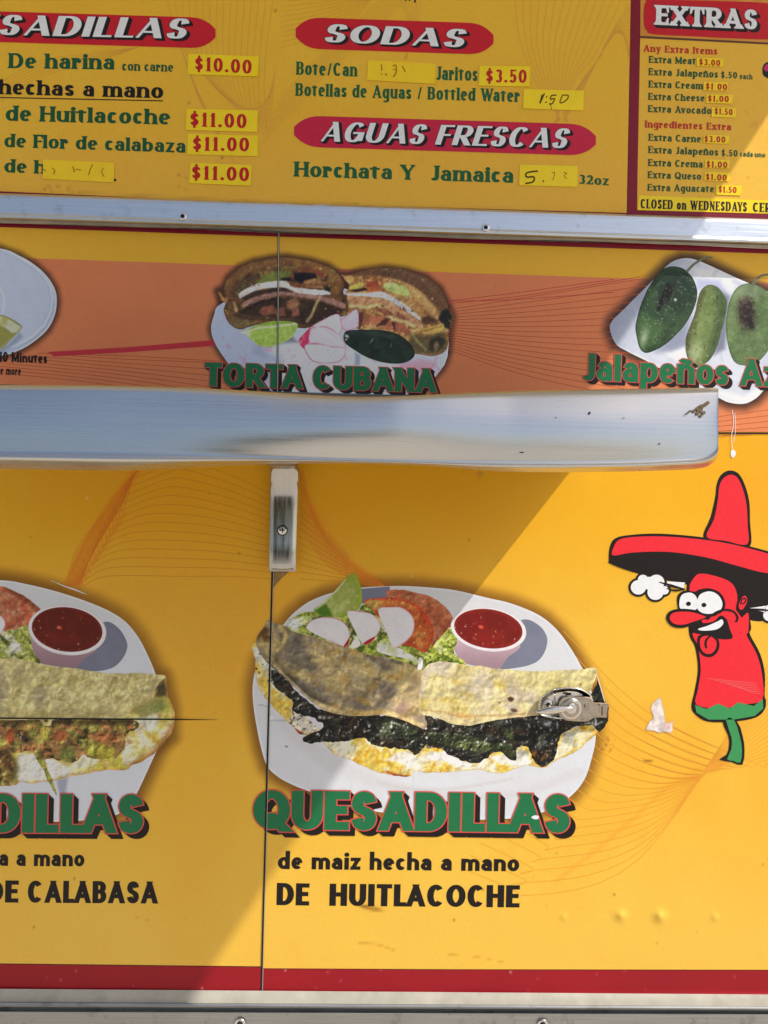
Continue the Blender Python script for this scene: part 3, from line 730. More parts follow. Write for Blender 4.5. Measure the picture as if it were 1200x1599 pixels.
# raised awning flap above, out of the frame: it shades the upper wall
a0 = W(1531, -330, 0); w_, L_, slope, flare = 4.0, 1.15, .30, .47
t_ = .025
v = [(a0.x - w_, 0, a0.z), (a0.x, 0, a0.z), (a0.x + flare*L_, -L_, a0.z + slope*L_), (a0.x - w_, -L_, a0.z + slope*L_)]
v += [(x, y, z + t_) for x, y, z in v]
mesh_obj('awning_flap', v, [(0, 1, 2, 3), (7, 6, 5, 4), (0, 4, 5, 1), (1, 5, 6, 2), (2, 6, 7, 3), (3, 7, 4, 0)], BODY, truck)
# ------------------------------------------------------------------ menu boards
BO = .0080          # stand-off of the boards' print
def board_print(name, outline, base, ops, parent, seed, off=BO):
    return printed(name, outline, base, ops, parent, off, gap=4.5, seed=seed, smooth=False)
board = empty('menu_board', W(490, 150, .004))
tag(board, 'large yellow menu board listing quesadillas, sodas and aguas frescas in green lettering', 'menu board')
bp = [(X0, -260), (986, -260), (985.2, 0), (979, 333), (600, 322), (300, 312.5), (0, 299), (X0, 291)]
board_print('board_face', bp, (248, 192, 54), [('n', (242, 180, 40), 110, .35, .7, .5), ('g', (0, 140), (0, 320), (242, 184, 70), .5),
    ('s', 26, [(150, 110, 40), (120, 84, 30)], .6, 1.3, .6, (0, 0, 980, 300)), ('s', 20, [(176, 130, 50)], 1, 2.4, .5, (60, 290, 115, 300)), ('s', 14, [(176, 130, 50)], 1, 3, .35, (276, 262, 294, 296)),
    ('l', smooth_open([(120, 300), (250, 306), (420, 316), (560, 318)]), 2, (196, 140, 50), 2, .5)], board, 31)
sheet('board_edge', [[(X0, 290.2), (0, 298.6), (300, 312), (600, 321.6), (979.3, 332.4), (979.3, 336), (600, 326.5), (300, 316), (0, 302.5), (X0, 296)]], INK['wine'], board, BO + .0012)
cv = []
for k in range(16):      # fans of fine lines in the print
    t = k/15
    cv.append(smooth_open([(262 + 11*k, -6), (278 + 9*k, 60 + 4*k), (330 + 6*k, 130 + 5*k), (415 + 1.0*k, 212 - 7*k)]))
for k in range(11):
    cv.append(smooth_open([(278 + 4*k, 60 + 12*k), (310 + 5*k, 150 + 9*k), (368 - 1*k, 256 - 1.5*k)]))
for k in range(14):
    t = k/13
    cv.append(smooth_open([(804 + 13*k, -6), (812 + 9*k, 60 + 2*k), (838 + 5*k, 130 - 1*k), (876 - 1*k, 186 + 1*k)]))
    cv.append(smooth_open([(939, 84), (950 + 1.5*k, 60 - 1*k), (984, 4 + 7*k)]))
for k in range(9): cv.append(smooth_open([(938 + .5*k, 84), (925 - 2*k, 110 + 2*k), (905 - 3*k, 150 + 3*k), (880 + 1.0*k, 190)]))
for k in range(8): cv.append(smooth_open([(440 - 4*k, 150 + 10*k), (470, 118 + 6*k), (520, 70 + 5*k), (600 + 6*k, -6)]))
for k in range(6): cv.append(smooth_open([(622 + 7*k, -6), (634 + 4*k, 20), (640 + 2*k, 46), (636 - k, 92)]))
for k in range(10): cv.append(smooth_open([(440, 2 + 8*k), (500 + 4*k, -2 + 5*k), (590, -6 - k)]))
for k in range(6): cv.append(smooth_open([(0, 130 + 6*k), (60, 96 + 5*k), (150, 82 + 3*k), (215, 74)]))
lines('line_artwork', cv, .8, vinyl('ink_line_faint', (226, 166, 60), rough=.36, var=.05, spec=.3, bump=0), BO + .0006, board)
P1, P2, P3 = BO + .0014, BO + .0018, BO + .0022
def banner(outline, mat, parent):
    return sheet('heading_banner', [outline], mat, parent, P1)
def heading(text, style, x0, y0, x1, y1, cap, ban, shift):
    lettering('lettering_shade', text, style, x0, y0, x1, y1, cap, INK['black'], ban, P2, grow=.6, shift=shift)
    lettering('heading_lettering', text, style, x0, y0, x1, y1, cap, INK['white'], ban, P3)
def bar_outline(x0, x1, y0, y1, tilt, cut):
    """banner with long tapered ends"""
    c = cut
    h = y1 - y0
    half = [(1.5, 0), (1.15, .015), (.85, .05), (.6, .11), (.38, .18), (.18, .27), (0, .37)]
    L = [(x0 + c*a, y0 + h*b) for a, b in half]; L2 = [(x0 + c*a, y1 - h*b) for a, b in half]
    Rr = [(x1 - c*a, y0 + h*b) for a, b in half]; R2 = [(x1 - c*a, y1 - h*b) for a, b in half]
    pts = L[::-1] + Rr + R2[::-1] + L2
    return [(x, y + (x - x0)*tilt) for x, y in pts]
b1 = banner(bar_outline(-220, 337, 11, 59, .0305, 26), INK['banner_red'], board)
heading('ESADILLAS', 'deco', -40, 53.5, 290, 60.5, 31.5, b1, (5, 3.5))
b2 = banner(bar_outline(462, 771, 26.5, 75.5, .033, 26), INK['banner_red'], board)
heading('SODAS', 'deco', 504, 65.5, 724, 74, 28.5, b2, (4.5, 3))
b3 = banner(bar_outline(459.5, 931, 180, 229, .0305, 28), INK['banner_pink'], board)
heading('AGUAS FRESCAS', 'deco', 499, 220.5, 884, 231.5, 31, b3, (4.5, 3))
G = INK['dark_green']
for text, st, x0, y0, x1, y1, cap, mt in (
    ('De harina', 'menu', 14, 106.3, 179, 108.5, 23.5, G), ('con carne', 'menu', 191, 110, 271, 112, 14.5, G),
    ('hechas a mano', 'menu', -2, 147, 255, 153.5, 23.5, INK['black']), ('de Huitlacoche', 'menu', 9, 188.5, 266, 194.5, 24, G),
    ('de Flor de calabaza', 'menu', 7, 229.5, 290, 238.5, 21, G), ('de h', 'menu', 7, 269, 71, 271.5, 21, G),
    ('Bote/Can', 'narrow', 463, 116.5, 558, 119.5, 20.5, INK['mid_green']), ('Jaritos', 'narrow', 681, 124.5, 746, 126.5, 21, INK['mid_green']),
    ('Botellas de Aguas / Bottled Water', 'narrow', 462, 149.5, 812, 159.5, 20, INK['mid_green']),
    ('Horchata Y  Jamaica', 'menu', 460, 275.5, 802, 285.5, 23.5, INK['mid_green']), ('32oz', 'menu', 904, 287, 951, 289.5, 14.5, INK['mid_green'])):
    lettering('menu_line', text, st, x0, y0, x1, y1, cap, mt, board, P1)
sheet('underline', [[(-10, 151.2), (255, 156.6), (255, 158.2), (-10, 152.8)]], INK['black'], board, P1)
sheet('menu_line', [hull(ellipse(180, 281, 2.0, 2.0)), ], INK['black'], board, P1)
sheet('menu_line', strip([(634, -4), (634, 1.5)], 2.5) + strip([(640, -6), (640, 1.5)], 2.2) + strip([(649, -2), (648, 4)], 2.6), INK['black'], board, P1)

xb = empty('menu_board', W(1090, 160, .004))
tag(xb, 'extras price board with red heading and dark red border, at upper right corner', 'menu board')
sheet('border', [[(986.5, -260), (1001, -260), (1000, 0), (995.2, 327.6), (1200, 333.8), (X1, 338.5), (X1, 352), (979.6, 337), (980, 333.2), (985.8, 0)]], INK['wine'], xb, BO + .0004)
board_print('board_face', [(1000, 59), (1200, 69.2), (X1, 77), (X1, 339.2), (1200, 334.6), (994.8, 328.4), (996, 270)], (248, 192, 62), [('n', (242, 182, 54), 90, .35, .7, .5),
    ('l', smooth_open([(1165, 172), (1172, 190), (1182, 196), (1190, 186)]), 1.6, (196, 120, 60), 1.5, .35), ('l', smooth_open([(1172, 196), (1186, 190), (1190, 205)]), 1.2, (196, 120, 60), 1.5, .3),
    ('s', 10, [(190, 130, 60)], .5, 1.2, .5, (1120, 80, 1200, 300))], xb, 33)
board_print('heading_ground', [(1001, -60), (X1, -60), (X1, 73), (1200, 66.4), (1000, 56.2)], (222, 154, 62), [('n', (206, 128, 44), 26, .4, .65, .5), ('n', (232, 168, 76), 60, .5, .7, .4)], xb, 34)
sheet('heading_rule', [[(1000, 56.8), (1200, 66.8), (X1, 74), (X1, 76), (1200, 69.4), (1000, 59.4)]], vinyl('ink_brown', (96, 52, 22), bump=0), xb, BO + .0012)
b4 = banner(smooth_closed([(1006, 12), (1009, 3), (1018, -1), (1100, 1), (1190, 4), (1203, 9), (1207, 20), (1207, 48), (1203, 58), (1192, 61.5), (1100, 57.5), (1022, 53.5), (1011, 48), (1006, 38)], 4), INK['banner_red'], xb)
heading('EXTRAS', 'slab', 1024.5, 38.6, 1183, 46.2, 31, b4, (5, 4.5))
for text, x0, y0, x1, y1, cap, mt in (
    ('Any Extra Items', 1005.2, 80.6, 1120.5, 85.2, 10.8, 'list_red'), ('Extra Meat', 1013.7, 98.0, 1087, 100.6, 11, ''), ('Extra Jalapeños', 1013.3, 117.2, 1121.5, 121.4, 11, ''),
    ('$.50', 1126.3, 121.6, 1151.4, 122.6, 10, ''), ('each', 1155.6, 123.2, 1175.2, 124.2, 8.6, ''), ('Extra Cream', 1013.2, 136.6, 1098, 139.4, 11, ''), ('Extra Cheese', 1012.8, 155.8, 1100.7, 158.6, 11, ''),
    ('Extra Avocado', 1012.5, 175.0, 1111, 178.2, 11, ''), ('Ingredientes Extra', 1007.4, 199.0, 1142, 203.6, 11, 'list_red'), ('Extra Carne', 1013.2, 219.8, 1095, 222.4, 11, ''),
    ('Extra Jalapeños', 1012.8, 239.0, 1121.9, 243.0, 11, ''), ('$.50', 1127, 243.4, 1152, 244.4, 10, ''), ('cada', 1156, 244.0, 1176, 245, 8, ''), ('uno', 1179, 245, 1195.5, 245.8, 8, ''),
    ('Extra Crema', 1012.5, 259.2, 1097.8, 261.8, 11, ''), ('Extra Queso', 1012, 278.2, 1095.4, 280.8, 11, ''), ('Extra Aguacate', 1011.6, 297.8, 1115.5, 300.4, 11, '')):
    lettering('menu_line', text, 'extra' if len(text) > 4 else ('small' if text == 'uno' else 'price' if text[0] == '$' else 'extra'), x0, y0, x1, y1, cap, INK[mt] if mt else G, xb, P1)
q = Z(960, 0, 4.704)
pe = sheet('printed_pepper', [smooth_closed(q((1087, 500), (1100, 470), (1129, 455), (1180, 470), (1180, 590), (1129, 575), (1100, 560), (1088, 540)), 4)], INK['black'], xb, P1)
sheet('pepper_fill', [smooth_closed(q((1096, 505), (1108, 480), (1135, 468), (1172, 480), (1170, 520), (1129, 525), (1108, 520)), 4)], INK['magenta'], pe, P2)

# price stickers: each one a thing of its own
def quad_bump(q, off):      # corner lift of a stuck label
    return world_pts(q, off)
def sticker(q, label, mat, text=None, line=None, style='price', cap=20, ink='price_red', pen=None, pen_mat=None, group='price stickers on the menu boards', off=BO + .0024):
    root = empty('price_sticker', W(*np.mean(q, 0), off)); tag(root, label, 'price sticker', group)
    a, b, c, d = [np.array(p, float) for p in q]
    n_, m_ = 18, 8; vs, fs = [], []
    rnd = random.Random(int(q[0][0]*7 + q[0][1]))
    lift = rnd.choice([0, 1]); 
    for i in range(m_+1):
        for j in range(n_+1):
            u, w = j/n_, i/m_
            p = a*(1-u)*(1-w) + b*u*(1-w) + c*u*w + d*(1-u)*w
            o = off*SQ + .0003 + .0009*max(0, (u if lift else 1-u)-.95)/.05*max(0, w-.7)/.3
            vs.append(tuple(world_pts([p], o)[0]))
    for i in range(m_):
        for j in range(n_):
            k = i*(n_+1)+j; fs.append((k, k+n_+1, k+n_+2, k+1))
    mesh_obj('label', vs, fs, mat, root, True)
    if text: lettering('price', text, style, *line, cap, INK[ink], root, off + .0026)
    if pen:
        for pts, wd in pen: sheet('pen_stroke', strip(smooth_open(pts, 5), wd), pen_mat or PEN, root, off + .0026)
    return root
S = STICKER
sticker([(294.5, 84), (404.5, 88), (403.5, 119.3), (293.4, 116)], 'yellow sticker reading $10.00 beside the De harina line', S, '$10.00', (304.5, 110, 393, 115.2), cap=21.5)
sticker([(291.8, 170), (403, 172.4), (402, 206), (290.6, 203)], 'yellow sticker reading $11.00 beside the de Huitlacoche line', S, '$11.00', (297, 197, 385, 200.2), cap=22)
sticker([(293.5, 208.6), (403.5, 212), (403, 244), (293, 241)], 'yellow sticker reading $11.00 beside the Flor de calabaza line', S, '$11.00', (301, 235, 389, 236.4), cap=21.5)
sticker([(297.6, 254), (393.4, 258), (392, 290), (296, 286)], 'yellow sticker reading $11.00 across from the blank sticker on the bottom line', S, '$11.00', (299.6, 279.8, 389, 283), cap=21.5)
zs = Z(0, 0, 2.5)
sticker([(68, 249), (179, 254), (178, 285), (67, 279)], 'blank faded yellow sticker covering the end of the bottom quesadilla line', STICKER_PALE,
        pen=[(zs((205, 655), (215, 668), (208, 680)), 1.6), (zs((285, 650), (292, 672)), 2.0), (zs((296, 660), (318, 664)), 1.4), (zs((362, 640), (352, 665), (346, 684)), 1.6), (zs((405, 655), (398, 672), (408, 690)), 1.5), (zs((165, 655), (180, 668)), 1.4)], pen_mat=PEN_FADED)
zp = Z(440, 0, 2.143)
sticker([(575, 93.6), (681, 99.4), (680, 131), (573.6, 125)], 'yellow sticker with faded handwritten price beside the Bote/Can line', STICKER_PALE,
        pen=[(zp((334, 215), (336, 236)), 1.8), (zp((333, 246), (336, 250)), 2), (zp((348, 246), (352, 252)), 2.6), (zp((372, 222), (382, 218), (384, 240), (374, 258)), 2.0), (zp((372, 232), (384, 234)), 1.4), (zp((404, 220), (410, 232), (414, 240)), 1.8)], pen_mat=PEN_FADED)
sticker([(749, 102.6), (828.4, 103.6), (827.4, 135.4), (748, 133.4)], 'yellow sticker reading $3.50 right after the Jaritos line', S, '$3.50', (759, 128.6, 822.5, 129.4), cap=20.5)
sticker([(818, 139), (912.2, 141.4), (911.2, 172.6), (817.2, 169.4)], 'yellow sticker with 1:50 handwritten in black beside Bottled Water', S,
        pen=[(zp((880, 312), (864, 346)), 2.4), (zp((872, 316), (866, 340)), 1.6), (zp((886, 322), (888, 326)), 2.2), (zp((884, 340), (886, 344)), 2.2), (zp((920, 318), (904, 320), (900, 332), (914, 330), (906, 346), (896, 348)), 1.9), (zp((940, 318), (932, 344), (952, 336), (960, 320), (940, 318)), 1.7), (zp((898, 344), (904, 366)), .9)])
sticker([(812, 257), (902.4, 259), (902, 292), (811, 289)], 'yellow sticker with a handwritten 5 beside the Horchata Y Jamaica line', S,
        pen=[(zp((858, 572), (822, 578), (820, 592), (844, 592), (842, 608), (816, 614)), 2.6), (zp((874, 604), (878, 608)), 2.2), (zp((904, 578), (914, 577), (908, 604)), .8), (zp((944, 576), (954, 580), (946, 588), (954, 598)), .8)])
SMALL = [([(605, 423), (800, 428), (799, 490), (604, 484)], '$3.00', (622, 476, 776, 486), 'small yellow sticker reading $3.00 on the Extra Meat line'),
         ([(655, 600), (832, 604), (830, 668), (653, 662)], '$1 00', (670, 655, 826, 662), 'small yellow sticker reading $1 00 on the Extra Cream line'),
         ([(676, 690), (868, 696), (866, 762), (674, 756)], '$1.00', (686, 745, 839, 750), 'small yellow sticker reading $1.00 on the Extra Cheese line'),
         ([(716, 788), (893, 792), (891, 864), (714, 856)], '$1.50', (735, 838, 867, 846), 'small yellow sticker reading $1.50 on the Extra Avocado line'),
         ([(654, 990), (842, 996), (840, 1058), (652, 1050)], '$3.00', (660, 1042, 814, 1048), 'small yellow sticker reading $3.00 on the Extra Carne line'),
         ([(666, 1170), (846, 1176), (844, 1238), (664, 1230)], '$1.00', (675, 1228, 828, 1234), 'small yellow sticker reading $1.00 on the Extra Crema line'),
         ([(662, 1262), (846, 1268), (844, 1332), (660, 1326)], '$1.00', (670, 1320, 824, 1328), 'small yellow sticker reading $1.00 on the Extra Queso line'),
         ([(746, 1358), (936, 1362), (934, 1436), (744, 1430)], '$1.50', (765, 1412, 896, 1418), 'small yellow sticker reading $1.50 on the Extra Aguacate line')]
for qd, tx, ln, lb in SMALL:
    (ax, ay), (bx, by) = q((ln[0], ln[1]), (ln[2], ln[3]))
    sticker(q(*qd), lb, S, tx, (ax, ay, bx, by), cap=9.6)
cs = empty('notice_sticker', W(1100, 322, BO)); tag(cs, 'long yellow strip sticker reading CLOSED on WEDNESDAYS below the extras list', 'sticker')
sheet('label', [[(998.4, 305), (1200, 313), (1300, 317), (1300, 337), (1200, 333.6), (996, 328)]], STICKER, cs, BO + .0020)
lettering('notice_lettering', 'CLOSED on WEDNESDAYS', 'poster', 1000.6, 325.2, 1166.8, 330.4, 14.5, INK['black'], cs, BO + .0030)
lettering('notice_lettering', 'CER', 'poster', 1176, 330.6, 1204, 331.6, 14.5, INK['black'], cs, BO + .0030)
# ------------------------------------------------------------------ printed food pictures
def picture(name, at_px, label, cat='food picture'):
    e = empty(name, W(*at_px, 0)); tag(e, label, cat, 'food pictures printed on the truck side'); return e
def caption(parent, text, style, x0, y0, x1, y1, cap, off, shift=(9, 8.5), rim=1.6, fill='caption_green'):
    lettering('caption_shade', text, style, x0, y0, x1, y1, cap, INK['black'], parent, off, grow=.4, shift=shift)
    lettering('caption_rim', text, style, x0, y0, x1, y1, cap, INK['rim_red'], parent, off + .0005, grow=rim)
    lettering('caption_lettering', text, style, x0, y0, x1, y1, cap, INK[fill], parent, off + .0010)
def salsa_cup(parent, z, c, r, rot, wall, shade, off, salsa, rimc, wallc, seed):
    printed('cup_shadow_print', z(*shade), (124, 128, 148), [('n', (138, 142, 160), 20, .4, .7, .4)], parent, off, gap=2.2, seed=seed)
    printed('cup_wall', z(*wall), wallc, [('n', (206, 176, 190), 14, .45, .75, .5), ('g', z((0, c[1]))[0], z((0, c[1]+260))[0], (116, 88, 96), .5)], parent, off + .0003, gap=2, seed=seed)
    cx, cy = z(c)[0]; s = (z((1, 0))[0][0] - z((0, 0))[0][0]); rx, ry = r[0]*s, r[1]*s
    printed('cup_rim', ellipse(cx, cy, rx, ry, math.radians(rot), 44), rimc, [('n', (252, 248, 250), 12, .45, .7, .6), ('e', 2.0, (214, 204, 208), .7)], parent, off + .0006, gap=2, seed=seed, smooth=False)
    printed('salsa', ellipse(cx - .3, cy - .8, rx*.905, ry*.885, math.radians(rot), 44), salsa,
            [('n', tuple(min(255, v*1.2+6) for v in salsa), 16, .42, .72, .6), ('e', 5, tuple(v*1.15+24 for v in salsa), .5), ('b', cx - rx*.1, cy + ry*.35, rx*.4, ry*.2, 10, tuple(v*1.25 for v in salsa), 8, .5),
             ('s', 26, [(216, 96, 74), (232, 150, 128), (190, 70, 50)], .6, 1.5, .8, None), ('b', cx - rx*.2, cy - ry*.1, 4.0, 2.6, 20, (240, 96, 74), 1.2, .9),
             ('s', 10, [(250, 226, 216)], .5, 1.0, .9, None)], parent, off + .0009, gap=1.5, seed=seed, smooth=False)

# --- huitlacoche quesadillas, right
PR = picture('food_picture', (660, 1100), 'printed plate of dark huitlacoche quesadillas with radishes and salsa, partly in sunlight')
WHITE = (222, 223, 225)
plate_ops = [('e', 5, (252, 252, 252), .8), ('n', (226, 229, 236), 70, .35, .7, .6), ('l', PLATE_R + PLATE_R[:1], 16, (214, 218, 228), 7, .25),
    ('p', smooth_closed([(450, 1120), (540, 1190), (660, 1230), (800, 1235), (900, 1200), (905, 1212), (800, 1248), (650, 1244), (520, 1206), (440, 1140)], 4), (214, 210, 210), 6, .5),
    ('l', smooth_open([(590, 1222), (650, 1233), (720, 1230), (800, 1216)]), 3, (202, 190, 184), 3, .5), ('l', [(646, 1195), (645, 1262)], 1.2, (206, 208, 214), 1, .7),
    ('l', [(421, 1124), (452, 1125)], 1.4, (150, 154, 162), 1, .8), ('b', 423, 1121, 3, 3, 0, (250, 250, 250), 1, .8), ('b', 448, 1166, 2, 1.4, 0, (60, 60, 70), .8, .8), ('b', 412, 1102, 6, .8, 10, (120, 120, 130), 1, .7),
    ('s', 26, [(196, 198, 206), (170, 172, 182)], .5, 1.1, .5, (400, 1100, 930, 1260))]
printed('plate', PLATE_R, WHITE, plate_ops, PR, .0006, gap=2.4, seed=41)
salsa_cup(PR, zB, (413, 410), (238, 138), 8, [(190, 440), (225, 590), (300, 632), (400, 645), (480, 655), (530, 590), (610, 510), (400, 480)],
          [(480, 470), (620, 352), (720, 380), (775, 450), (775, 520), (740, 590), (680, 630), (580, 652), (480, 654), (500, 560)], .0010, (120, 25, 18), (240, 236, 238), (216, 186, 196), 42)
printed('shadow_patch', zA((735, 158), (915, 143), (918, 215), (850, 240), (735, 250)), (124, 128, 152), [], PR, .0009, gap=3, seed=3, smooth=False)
# back tomato, lettuce, lime, radishes
printed('tomato_slice', zA((905, 170), (1000, 165), (1100, 185), (1200, 222), (1280, 290), (1325, 370), (1310, 430), (1220, 500), (1170, 560), (1050, 480), (930, 320), (900, 220)), (186, 104, 66),
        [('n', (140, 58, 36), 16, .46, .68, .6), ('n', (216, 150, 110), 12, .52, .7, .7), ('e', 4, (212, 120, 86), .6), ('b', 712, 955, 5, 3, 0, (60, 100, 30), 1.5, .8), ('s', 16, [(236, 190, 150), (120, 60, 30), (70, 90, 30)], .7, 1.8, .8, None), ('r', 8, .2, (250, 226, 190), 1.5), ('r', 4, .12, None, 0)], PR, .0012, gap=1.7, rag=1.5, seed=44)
let_out = zA((265, 385), (330, 325), (430, 300), (560, 330), (700, 310), (740, 262), (800, 240), (850, 280), (960, 420), (1080, 480), (1170, 500)) + zB((60, 520), (130, 440), (180, 400), (215, 470), (200, 560), (270, 620), (250, 660), (100, 660)) + zA((1140, 660), (1060, 640), (900, 600), (700, 560), (480, 490), (340, 430))
printed('lettuce', let_out, (158, 172, 62), [('m', (206, 214, 112), 7, .44, .6, .95, 35, 3.0), ('m', (88, 106, 32), 7, .55, .66, .95, 30, 2.4), ('m', (236, 240, 206), 9, .62, .70, .85, 25, 2.6), ('n', (52, 66, 22), 11, .64, .72, .9), ('s', 40, [(232, 240, 190), (120, 150, 40), (214, 224, 120)], .8, 2.6, .8, None),
        ('p', zA((290, 355), (380, 330), (400, 360), (330, 420), (255, 385)), (232, 236, 236), 1.5, .9), ('b', 478, 968, 12, 6, -25, (214, 226, 150), 3, .8), ('r', 9, .35, None, 0), ('r', 4, .2, None, 0)], PR, .0014, gap=1.6, rag=2.2, seed=45)
printed('tomato_slice', zA((755, 232), (880, 213), (1010, 225), (1110, 280), (1170, 360), (1192, 430), (1172, 500), (1135, 555), (1060, 520), (985, 500), (900, 400), (810, 290)), (200, 96, 42),
        [('n', (226, 156, 80), 9, .45, .66, .85), ('n', (168, 60, 30), 13, .56, .7, .6), ('e', 5.5, (216, 58, 30), .9), ('b', 655, 1005, 10, 5, 70, (232, 168, 84), 3, .7), ('s', 26, [(246, 206, 140), (240, 180, 90)], .6, 1.6, .8, None),
         ('p', zA((760, 236), (860, 222), (850, 280), (800, 290)), (206, 176, 92), 3, .8), ('r', 8, .2, (250, 226, 190), 1.5), ('r', 4, .12, None, 0)], PR, .0017, gap=1.6, rag=1.0, seed=46)
lime = zA((682, 58), (722, 108), (742, 180), (738, 255), (700, 302), (640, 326), (560, 334), (490, 330), (440, 292), (510, 235), (600, 140))
printed('lime_wedge', lime, (150, 170, 58), [('p', zA((640, 110), (560, 190), (500, 250), (560, 300), (640, 310), (700, 270), (715, 200), (690, 120)), (164, 176, 84), 2, .9), ('n', (196, 206, 130), 7, .5, .68, .8), ('l', zA((640, 96), (585, 165), (520, 230), (450, 290)), 2.6, (222, 228, 190), 1.2, .9),
        ('p', zA((445, 292), (520, 250), (560, 330), (490, 332)), (74, 120, 24), 2, .9), ('b', 535, 948, 10, 4, -60, (214, 222, 160), 4, .6), ('l', zA((700, 80), (735, 170), (730, 260)), 3, (166, 186, 50), 2, .9), ('r', 6, .10, None, 0)], PR, .0020, gap=1.6, seed=47)
for pts in ([(393, 398), (428, 356), (500, 335), (590, 345), (650, 390), (668, 450), (655, 500), (632, 521), (530, 478), (435, 432)], [(650, 303), (720, 297), (800, 313), (850, 358), (857, 410), (822, 462), (772, 502), (748, 503), (702, 425)], [(843, 290), (920, 271), (990, 274), (1050, 318), (1072, 380), (1052, 450), (990, 507), (938, 525), (900, 440)]):
    printed('radish_slice', zA(*pts), (238, 236, 238), [('e', 1.8, (214, 60, 96), .85), ('n', (226, 224, 230), 16, .4, .7, .6), ('l', zA(pts[0], pts[-1], pts[-2]), 3.2, (238, 236, 238), 1, .9)], PR, .0023, gap=1.5, seed=48)
printed('radish_rind', zA((657, 470), (668, 455), (656, 505), (634, 522), (628, 516)), (190, 26, 60), [], PR, .0026, gap=2, seed=2)
printed('radish_rind', zA((775, 480), (826, 455), (800, 490), (762, 506), (750, 500)), (190, 26, 60), [], PR, .0026, gap=2, seed=2)
printed('onion_piece', zA((842, 500), (900, 505), (1000, 540), (1080, 590), (1090, 620), (1000, 590), (900, 570), (840, 548)), (240, 240, 232), [('n', (206, 216, 150), 8, .5, .68, .8)], PR, .0022, gap=1.8, rag=1, seed=49)
printed('onion_piece', zA((700, 470), (730, 490), (728, 515), (690, 530), (668, 520)), (242, 242, 236), [], PR, .0026, gap=2, seed=2)
printed('onion_piece', zA((1100, 590), (1122, 600), (1116, 655), (1090, 658)), (246, 246, 242), [], PR, .0026, gap=2, seed=2)
# lower tortilla with egg-yellow and cheese
bot = zA((52, 520), (75, 590), (80, 700), (100, 780), (150, 850), (220, 930), (300, 1010), (345, 1060), (380, 1072), (440, 1090), (500, 1112), (560, 1185), (680, 1232), (800, 1288), (930, 1322), (1040, 1328), (1066, 1296)) + zB((30, 1305), (200, 1300), (350, 1288), (420, 1304), (505, 1307), (560, 1290), (640, 1262), (760, 1272), (850, 1222), (960, 1172), (1030, 1110), (1088, 1060), (1060, 1000), (600, 1100), (100, 1100)) + zA((1000, 1080), (600, 1080), (400, 960), (180, 660), (90, 500))
printed('tortilla_base', bot, (228, 194, 82), [('n', (240, 214, 112), 12, .4, .6, .9), ('n', (214, 158, 36), 10, .55, .68, .9), ('n', (248, 240, 218), 16, .50, .62, .9),
    ('p', zA((960, 1180), (1050, 1170), (1075, 1240), (1050, 1290), (960, 1240), (880, 1230)), (248, 240, 226), 3, .95), ('p', zB((40, 1180), (150, 1170), (240, 1220), (330, 1270), (230, 1280), (120, 1230), (30, 1230)), (250, 246, 238), 3, .95),
    ('p', zB((420, 1210), (520, 1190), (640, 1170), (690, 1250), (600, 1262), (480, 1250)), (248, 244, 236), 3, .9), ('p', zB((870, 1120), (930, 1130), (950, 1160), (840, 1225), (820, 1190)), (246, 236, 206), 3, .9), ('p', zB((940, 1040), (1080, 1050), (960, 1170), (960, 1100)), (238, 226, 190), 3, .85), ('l', zB((950, 1050), (970, 1100), (962, 1168)), 1.6, (190, 180, 150), 1, .7),
    ('p', zB((880, 1060), (950, 1050), (960, 1150), (870, 1110)), (176, 176, 160), 3, .9), ('p', zB((560, 1150), (640, 1160), (690, 1200), (600, 1210)), (170, 170, 156), 4, .7), ('e', 2.0, (206, 150, 60), .45),
    ('l', zA((900, 1300), (960, 1322), (1030, 1330)), 3, (150, 44, 20), 1.5, .8), ('l', zA((330, 1040), (370, 1068)), 5, (150, 24, 24), 1.5, .9), ('l', zA((110, 815), (150, 868)), 4, (140, 40, 24), 1.5, .8),
    ('p', zA((290, 900), (450, 960), (480, 1010), (400, 1070), (330, 1010)), (226, 218, 206), 4, .85), ('s', 90, [(60, 40, 34), (40, 30, 30), (110, 84, 60)], .6, 2.0, .8, (450, 1108, 505, 1148)), ('p', zA((50, 520), (100, 530), (170, 640), (150, 700), (75, 600)), (226, 224, 216), 3, .8), ('s', 26, [(30, 26, 26)], .8, 2.4, .9, (394, 1000, 430, 1080)), ('s', 20, [(150, 90, 20), (120, 70, 20)], .5, 1.4, .7, None), ('r', 13, .16, None, 0), ('r', 5, .10, None, 0)], PR, .0012, gap=1.6, rag=2.0, seed=50)
fil = zA((160, 700), (200, 660), (300, 760), (420, 870), (520, 925), (700, 945), (900, 950), (1100, 1005), (1145, 1030)) + zB((10, 950), (200, 990), (500, 965), (750, 930), (1000, 880), (1080, 760), (1100, 735), (1138, 860), (1162, 950), (1140, 1020), (1100, 1042), (1050, 1010), (960, 1020), (880, 1060), (850, 1120), (832, 1205), (770, 1268), (710, 1250), (670, 1170), (640, 1140), (590, 1160), (585, 1235), (540, 1215), (490, 1180), (430, 1190), (400, 1215), (340, 1248), (240, 1225), (170, 1200), (120, 1158), (30, 1150)) + zA((1150, 1130), (1075, 1200), (1040, 1170), (960, 1155), (880, 1150), (790, 1118), (740, 1090), (640, 1110), (500, 1112), (388, 1120), (380, 1080), (450, 1050), (500, 1010), (420, 960), (320, 930), (300, 850), (200, 770))
